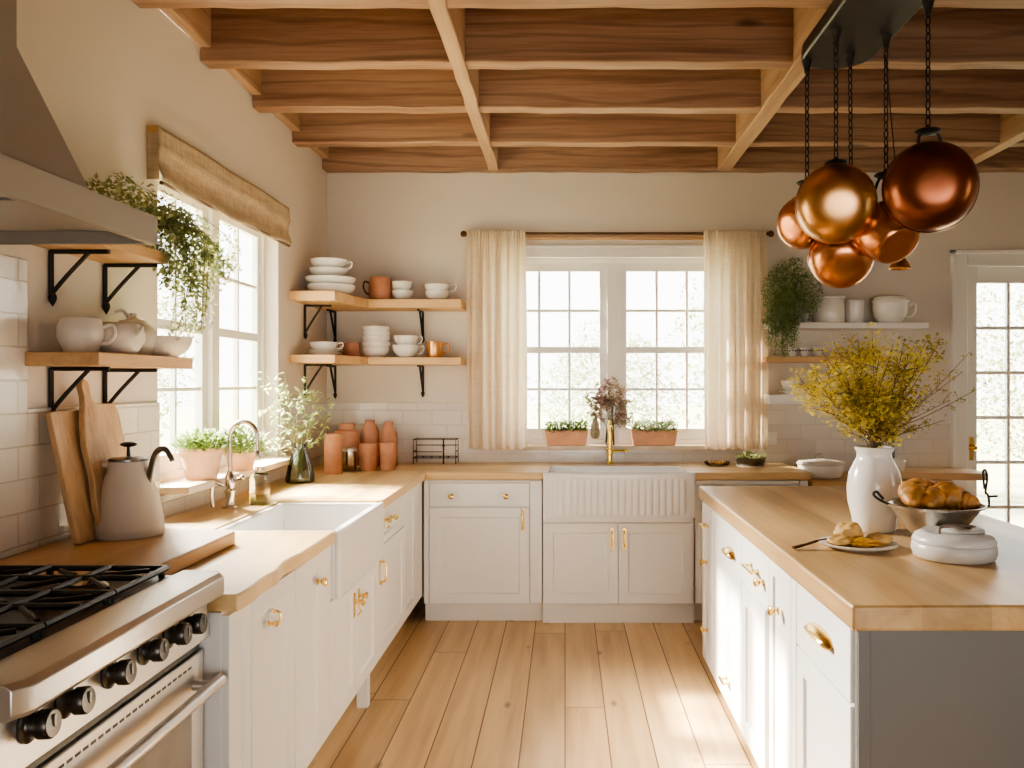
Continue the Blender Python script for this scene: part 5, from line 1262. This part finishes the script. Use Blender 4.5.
branch_bunch('dried_flowers', 'drooping dried mauve flowers in the slim vase behind the brass faucet', 'flowers', (p[0], p[1], 1.06), tips, M['stem'], lambda r: r.choice([M['mauve'], M['mauve'], M['dried']]), .030, .024, 9, 6, 'blossoms', twigs=3, tl=.04, r0=.0022)
# hanging dried seed head: a drooping pale pod
c = at(595, 428, 5.70)
root = thing('dried_pod', 'pale dried seed pod hanging from the mauve flowers beside the faucet', 'seed pod', c)
MB().lathe([(0, -.075), (.02, -.07), (.030, -.04), (.026, .01), (.016, .05), (.008, .07), (0, .075)], 16, T(*c), lambda a: 1+.08*math.cos(8*a)).build('pod', M['dried'], root)
MB().tube(spline([(c[0], c[1], c[2]+.07), (c[0]-.005, c[1], c[2]+.13), (c[0]+.03, c[1]+.01, c[2]+.2), (p[0], p[1], 1.32)], 5), .0016, 5).build('stalk', M['stem'], root)

# ------------------------------------------------------------------ on the island
p = (1.135, 3.12, ITOP); root = thing('white_vase', 'large white glazed vase on the island holding yellow branches', 'vase', p)
MB().lathe([(0, 0), (.070, 0), (.075, .008), (.080, .05), (.094, .11), (.097, .16), (.090, .21), (.072, .25), (.062, .268), (.061, .285), (.068, .298), (.070, .306), (.064, .308), (.056, .29), (.056, .27), (.066, .25), (.085, .20), (.088, .15), (.07, .04), (0, .03)], 56, T(*p)).build('body', M['ceramic'], root, angle=60)
rng = random.Random(77)
spec = [(797, 382), (812, 372), (822, 352), (834, 342), (846, 350), (858, 340), (872, 330), (868, 352), (846, 372), (824, 388), (860, 392), (880, 372), (892, 350), (906, 356), (918, 346), (930, 334), (916, 372), (900, 392), (922, 392), (884, 402), (856, 408), (872, 412), (800, 378), (905, 338), (924, 360), (938, 345), (880, 352), (860, 372), (835, 360)]
tips = [at(px, py, 3.12+rng.uniform(-.16, .16)) for px, py in spec]
branch_bunch('flower_bouquet', 'loose bouquet of yellow blossoming branches standing in the large white vase', 'flowers', (p[0], p[1], ITOP+.25), tips, M['stem'], lambda r: r.choice([M['yellow'], M['yellow'], M['olive']]), .0175, .015, 10, 31, 'blossoms', twigs=8, tl=.08, r0=.0026, dens=.018)
tips = [at(px, py, 3.1+rng.uniform(-.1, .1)) for px, py in ((962, 372), (985, 385), (970, 352), (950, 400), (945, 420), (840, 430), (930, 425), (905, 425))]
branch_bunch('seed_sprigs', 'thin bare sprigs with dark seed heads leaning out of the white vase', 'sprigs', (p[0], p[1], ITOP+.25), tips, M['stem'], M['olive'], .014, .009, 3, 32, 'leaves', twigs=7, tl=.06, r0=.0022, dens=.008)  # the 'leaves' parts here are the sprigs' dark seed heads

# footed silver bowl of pastries
p = (1.235, 2.84, ITOP); root = thing('footed_bowl', 'tarnished silver footed bowl with twisted handles on the island', 'bowl', p)
MB().lathe([(0, .022), (.05, .020), (.06, .026), (.085, .05), (.115, .09), (.142, .128), (.158, .134), (.160, .139), (.152, .140), (.138, .133), (.108, .093), (.078, .056), (.05, .035), (0, .033)], 56, T(*p)).build('bowl', M['silver'], root, angle=60)
for k in range(3):
    a = PI*1.1+2*PI*k/3; fx, fy = p[0]+.062*math.cos(a), p[1]+.062*math.sin(a); m = MB()
    m.tube(spline([(fx, fy, p[2]+.032), (fx+.016*math.cos(a), fy+.016*math.sin(a), p[2]+.022), (fx+.010*math.cos(a), fy+.010*math.sin(a), p[2]+.010), (fx+.024*math.cos(a), fy+.024*math.sin(a), p[2]+.006)], 5), [.008]*8+[.006]*8, 8); m.build('foot', M['steel_dark'], root)
x, y, z = p[0]-.15, p[1], p[2]+.138
MB().tube(spline([(x+.01, y, z-.005), (x-.02, y-.01, z+.006), (x-.045, y-.01, z+.02), (x-.058, y-.01, z+.034), (x-.048, y-.01, z+.042), (x-.038, y-.01, z+.032), (x-.025, y-.01, z+.018)], 5), .0045, 8).build('handle', M['iron'], root)
x = p[0]+.148
MB().tube(spline([(x-.02, y, z-.006), (x+.02, y, z-.008), (x+.034, y, z-.004), (x+.030, y, z+.03), (x+.022, y, z+.04), (x+.028, y, z+.085), (x+.022, y, z+.112), (x+.014, y, z+.105), (x+.018, y, z+.05)], 5), .0042, 8).build('handle', M['iron'], root)
MB().tube([(x+.03, y, z+.024), (x+.062, y, z+.026)], .004, 8).build('side_hook', M['iron'], root)
def croissant(label, c, ln, r, rot, tilt, seed, mat=None, bend=.9):
    rng = random.Random(seed); n = 44; pts = []; rs = []
    q = Euler((tilt, 0, rot)).to_matrix()
    for i in range(n+1):
        t = -1+2*i/n; a = t*bend
        v = Vector((ln*.5*math.sin(a)/math.sin(bend), -ln*.42*(1-math.cos(a)), 0))
        rr = r*(1-.80*abs(t)**2.0)*(1+.20*abs(math.sin(t*PI*2.6+seed)))+.002
        pts.append(Vector(c)+q @ v); rs.append(rr)
    m = MB().tube(pts, rs, 14, flat=.85)
    return tag(m.build('croissant', mat or M['pastry'], loc=c, angle=70), label, 'pastry', 'pastries in the silver bowl')
bx_, by_, bz_ = p[0], p[1], p[2]+.118
for k, (dx, dy, dz, ln, r, rot, ti, lb) in enumerate([
    (-.062, -.012, .050, .19, .037, .75, .5, 'long twisted golden pastry at the vase side of the silver bowl, standing high'),
    (-.020, -.028, .044, .17, .036, .85, .5, 'long twisted golden pastry leaning second from the vase in the silver bowl'),
    (-.035, .045, .058, .19, .042, .5, .3, 'golden pastry at the back of the silver bowl nearest the vase'),
    (.050, .045, .044, .15, .044, -.2, .2, 'golden pastry at the back of the silver bowl on the door side'),
    (.035, -.008, .046, .11, .048, 1.7, .3, 'rounded golden pastry in the front middle of the silver bowl'),
    (.080, -.008, .026, .115, .040, -.5, .0, 'low golden pastry at the door side rim of the silver bowl')]):
    croissant(lb, (bx_+dx, by_+dy, bz_+dz), ln, r, rot, ti, k)
for k, (dx, dy) in enumerate(((-.03, 0.0), (.04, .01))):
    o = MB().ball((bx_+dx, by_+dy, bz_-.01+.004*k), .058, 18, 12, sq=(1, .95, .8), jit=.25, seed=k*3.1).build('bread_roll', M['pastry'], loc=(bx_+dx, by_+dy, bz_-.03))
    tag(o, ('brown bread roll deep in the silver bowl on the vase side', 'brown bread roll deep in the silver bowl on the door side')[k], 'bread roll')
# lidded round dish
p = (1.205, 2.635, ITOP); root = thing('lidded_dish', 'low round grey white lidded dish on the island in front of the silver bowl', 'dish', p); G = plain('pale grey glazed ware', (.66, .65, .63), .3, var=.02)
MB().lathe([(0, 0), (.108, 0), (.118, .006), (.124, .025), (.122, .046), (.118, .050), (0, .050)], 48, T(*p)).build('base', G, root, angle=50)
lo = MB().lathe([(0, .0505), (.120, .0505), (.122, .056), (.114, .072), (.098, .080), (.092, .084), (.085, .082), (.03, .084), (0, .085)], 48, T(*p)).build('lid', G, root, angle=50)
m = MB().tube(spline([(p[0]-.062, p[1]-.04, p[2]+.080), (p[0]-.055, p[1]-.03, p[2]+.098), (p[0]-.02, p[1]-.03, p[2]+.103), (p[0]+.02, p[1]-.03, p[2]+.092), (p[0]+.05, p[1]-.03, p[2]+.084)], 5), .0055, 8); m.build('lid_handle', M['silver'], lo)
m = MB(); m.lathe([(.03, .0835), (.062, .083), (.066, .090), (.058, .094), (.03, .0915)], 32, T(p[0]+.03, p[1]+.01, p[2])); m.build('raised_ring', G, lo)
# plate of scones
p = (.965, 2.80, ITOP); single('side_plate', 'small white plate of scones and preserve on the island', 'plate', p, [(0, 0), (.085, 0), (.09, .005), (.122, .012), (.126, .018), (.120, .020), (.088, .012), (0, .011)], M['ceramic'], 48)
def lump(name, label, c, r, sq, mat, seed, jit=.3):
    return tag(MB().ball(c, r, 22, 14, sq=sq, jit=jit, seed=seed).build(name, mat, loc=c), label, 'scone' if name == 'scone' else 'preserve', None)
lump('scone', 'tall round golden scone at the back of the small plate', (p[0]-.02, p[1]+.03, p[2]+.045), .046, (1, .95, .78), M['pastry_pale'], 1)
lump('scone', 'flat broken scone half at the spoon side of the small plate', (p[0]-.065, p[1]-.015, p[2]+.026), .040, (1.1, .9, .42), M['pastry_pale'], 2)
lump('scone', 'small broken scone piece at the vase side of the small plate', (p[0]+.065, p[1]-.01, p[2]+.030), .038, (1.1, .9, .55), M['pastry_pale'], 3)
lump('preserve', 'spoonful of amber preserve between the scones on the small plate', (p[0]+.005, p[1]-.035, p[2]+.022), .036, (1.5, .8, .38), M['jam'], 4, .5)
# spoon resting on the plate rim
root = thing('spoon', 'silver spoon resting over the rim of the small scone plate', 'spoon', (.85, 2.79, ITOP+.02))
h = spline([(.742, 2.765, ITOP+.006), (.79, 2.775, ITOP+.016), (.83, 2.785, ITOP+.026), (.865, 2.79, ITOP+.031), (.885, 2.793, ITOP+.031)], 5)
MB().tube(h, [.010]*4+[.008]*6+[.005]*(len(h)-10), 10, flat=.5).build('handle', M['bronze'], root)
m = MB().ball((.905, 2.797, ITOP+.033), .026, 16, 8, sq=(1.1, .75, .22)); m.build('spoon_bowl', M['silver'], root)
SUN, SKY, FILL, EXPO, LOOK, GLOW = 50.0, 7.0, 18.0, -0.08, 'AgX - Medium High Contrast', 4200
# ------------------------------------------------------------------ camera, light, world
cam = bpy.data.cameras.new('camera'); co = bpy.data.objects.new('camera', cam); COL.objects.link(co)
co.location = (0, 0, H0); co.rotation_euler = (R(90), 0, 0)
cam.sensor_width = 36.0; cam.lens = F/1024*36; cam.shift_x = -(VX-512)/1024; cam.shift_y = (VY-384)/1024
cam.clip_start = .05; cam.clip_end = 200
sc.camera = co
def lamp(name, typ, energy, col, loc=(0, 0, 0), direction=None, **kw):
    l = bpy.data.lights.new(name, typ); l.energy = energy; l.color = col
    for k, v in kw.items(): setattr(l, k, v)
    o = bpy.data.objects.new(name, l); COL.objects.link(o); o.location = loc
    if direction: o.rotation_euler = Vector(direction).to_track_quat('-Z', 'Y').to_euler()
    return o
lamp('sun', 'SUN', SUN, (1.0, .90, .73), (-6, 5, 6), (1, -.30, -.70), angle=R(2.5))
def portal(loc, direction, sx, sy):
    o = lamp('window_portal', 'AREA', 1, (1, 1, 1), loc, direction, shape='RECTANGLE', size=sx, size_y=sy); o.data.cycles.is_portal = True
portal((XL-.2, (LW[0]+LW[1])/2, (LW[2]+LW[3])/2), (1, 0, 0), LW[3]-LW[2], LW[1]-LW[0])
portal(((BW[0]+BW[1])/2, YB+.2, (BW[2]+BW[3])/2), (0, -1, 0), BW[1]-BW[0], BW[3]-BW[2])
portal(((DO[0]+DO[1])/2, YB+.2, 1.2), (0, -1, 0), .85, 2.2)
portal((XR+.2, (RW[0]+RW[1])/2, (RW[2]+RW[3])/2), (-1, 0, 0), RW[3]-RW[2], RW[1]-RW[0])
if FILL: lamp('fill_lamp', 'AREA', FILL, (1.0, .965, .92), (.8, -1.3, .95), (-.08, 1, .05), shape='RECTANGLE', size=2.6, size_y=1.4, spread=R(75))  # added fill from behind the camera, no lamp of the kitchen
lamp('window_fill', 'AREA', GLOW, (1.0, .93, .80), (-3.5, 5.6, 3.3), (2.45, -2.7, -2.35), shape='RECTANGLE', size=1.3, size_y=1.3)  # added lamp outside the side window, brightens the near worktop
w = bpy.data.worlds.new('sky'); sc.world = w; w.use_nodes = True
nt = w.node_tree; bg = nt.nodes['Background']
tc = nt.nodes.new('ShaderNodeTexCoord'); sp = nt.nodes.new('ShaderNodeSeparateXYZ'); nt.links.new(tc.outputs['Generated'], sp.inputs[0])
cr = nt.nodes.new('ShaderNodeValToRGB'); cr.color_ramp.elements[0].color = (1.0, .975, .93, 1); cr.color_ramp.elements[1].color = (.95, .97, 1.0, 1)
cr.color_ramp.elements[1].position = .7
nt.links.new(sp.outputs['Z'], cr.inputs[0]); nt.links.new(cr.outputs[0], bg.inputs['Color'])
bg.inputs['Strength'].default_value = SKY
sc.view_settings.view_transform = 'AgX'
try: sc.view_settings.look = LOOK
except Exception: pass
sc.view_settings.exposure = EXPO
sc.cycles.max_bounces = 10; sc.cycles.diffuse_bounces = 6; sc.cycles.transparent_max_bounces = 16; sc.cycles.glossy_bounces = 5
sc.cycles.sample_clamp_indirect = 8.0
sc.cycles.caustics_reflective = False; sc.cycles.caustics_refractive = False
sc.cycles.use_denoising = True
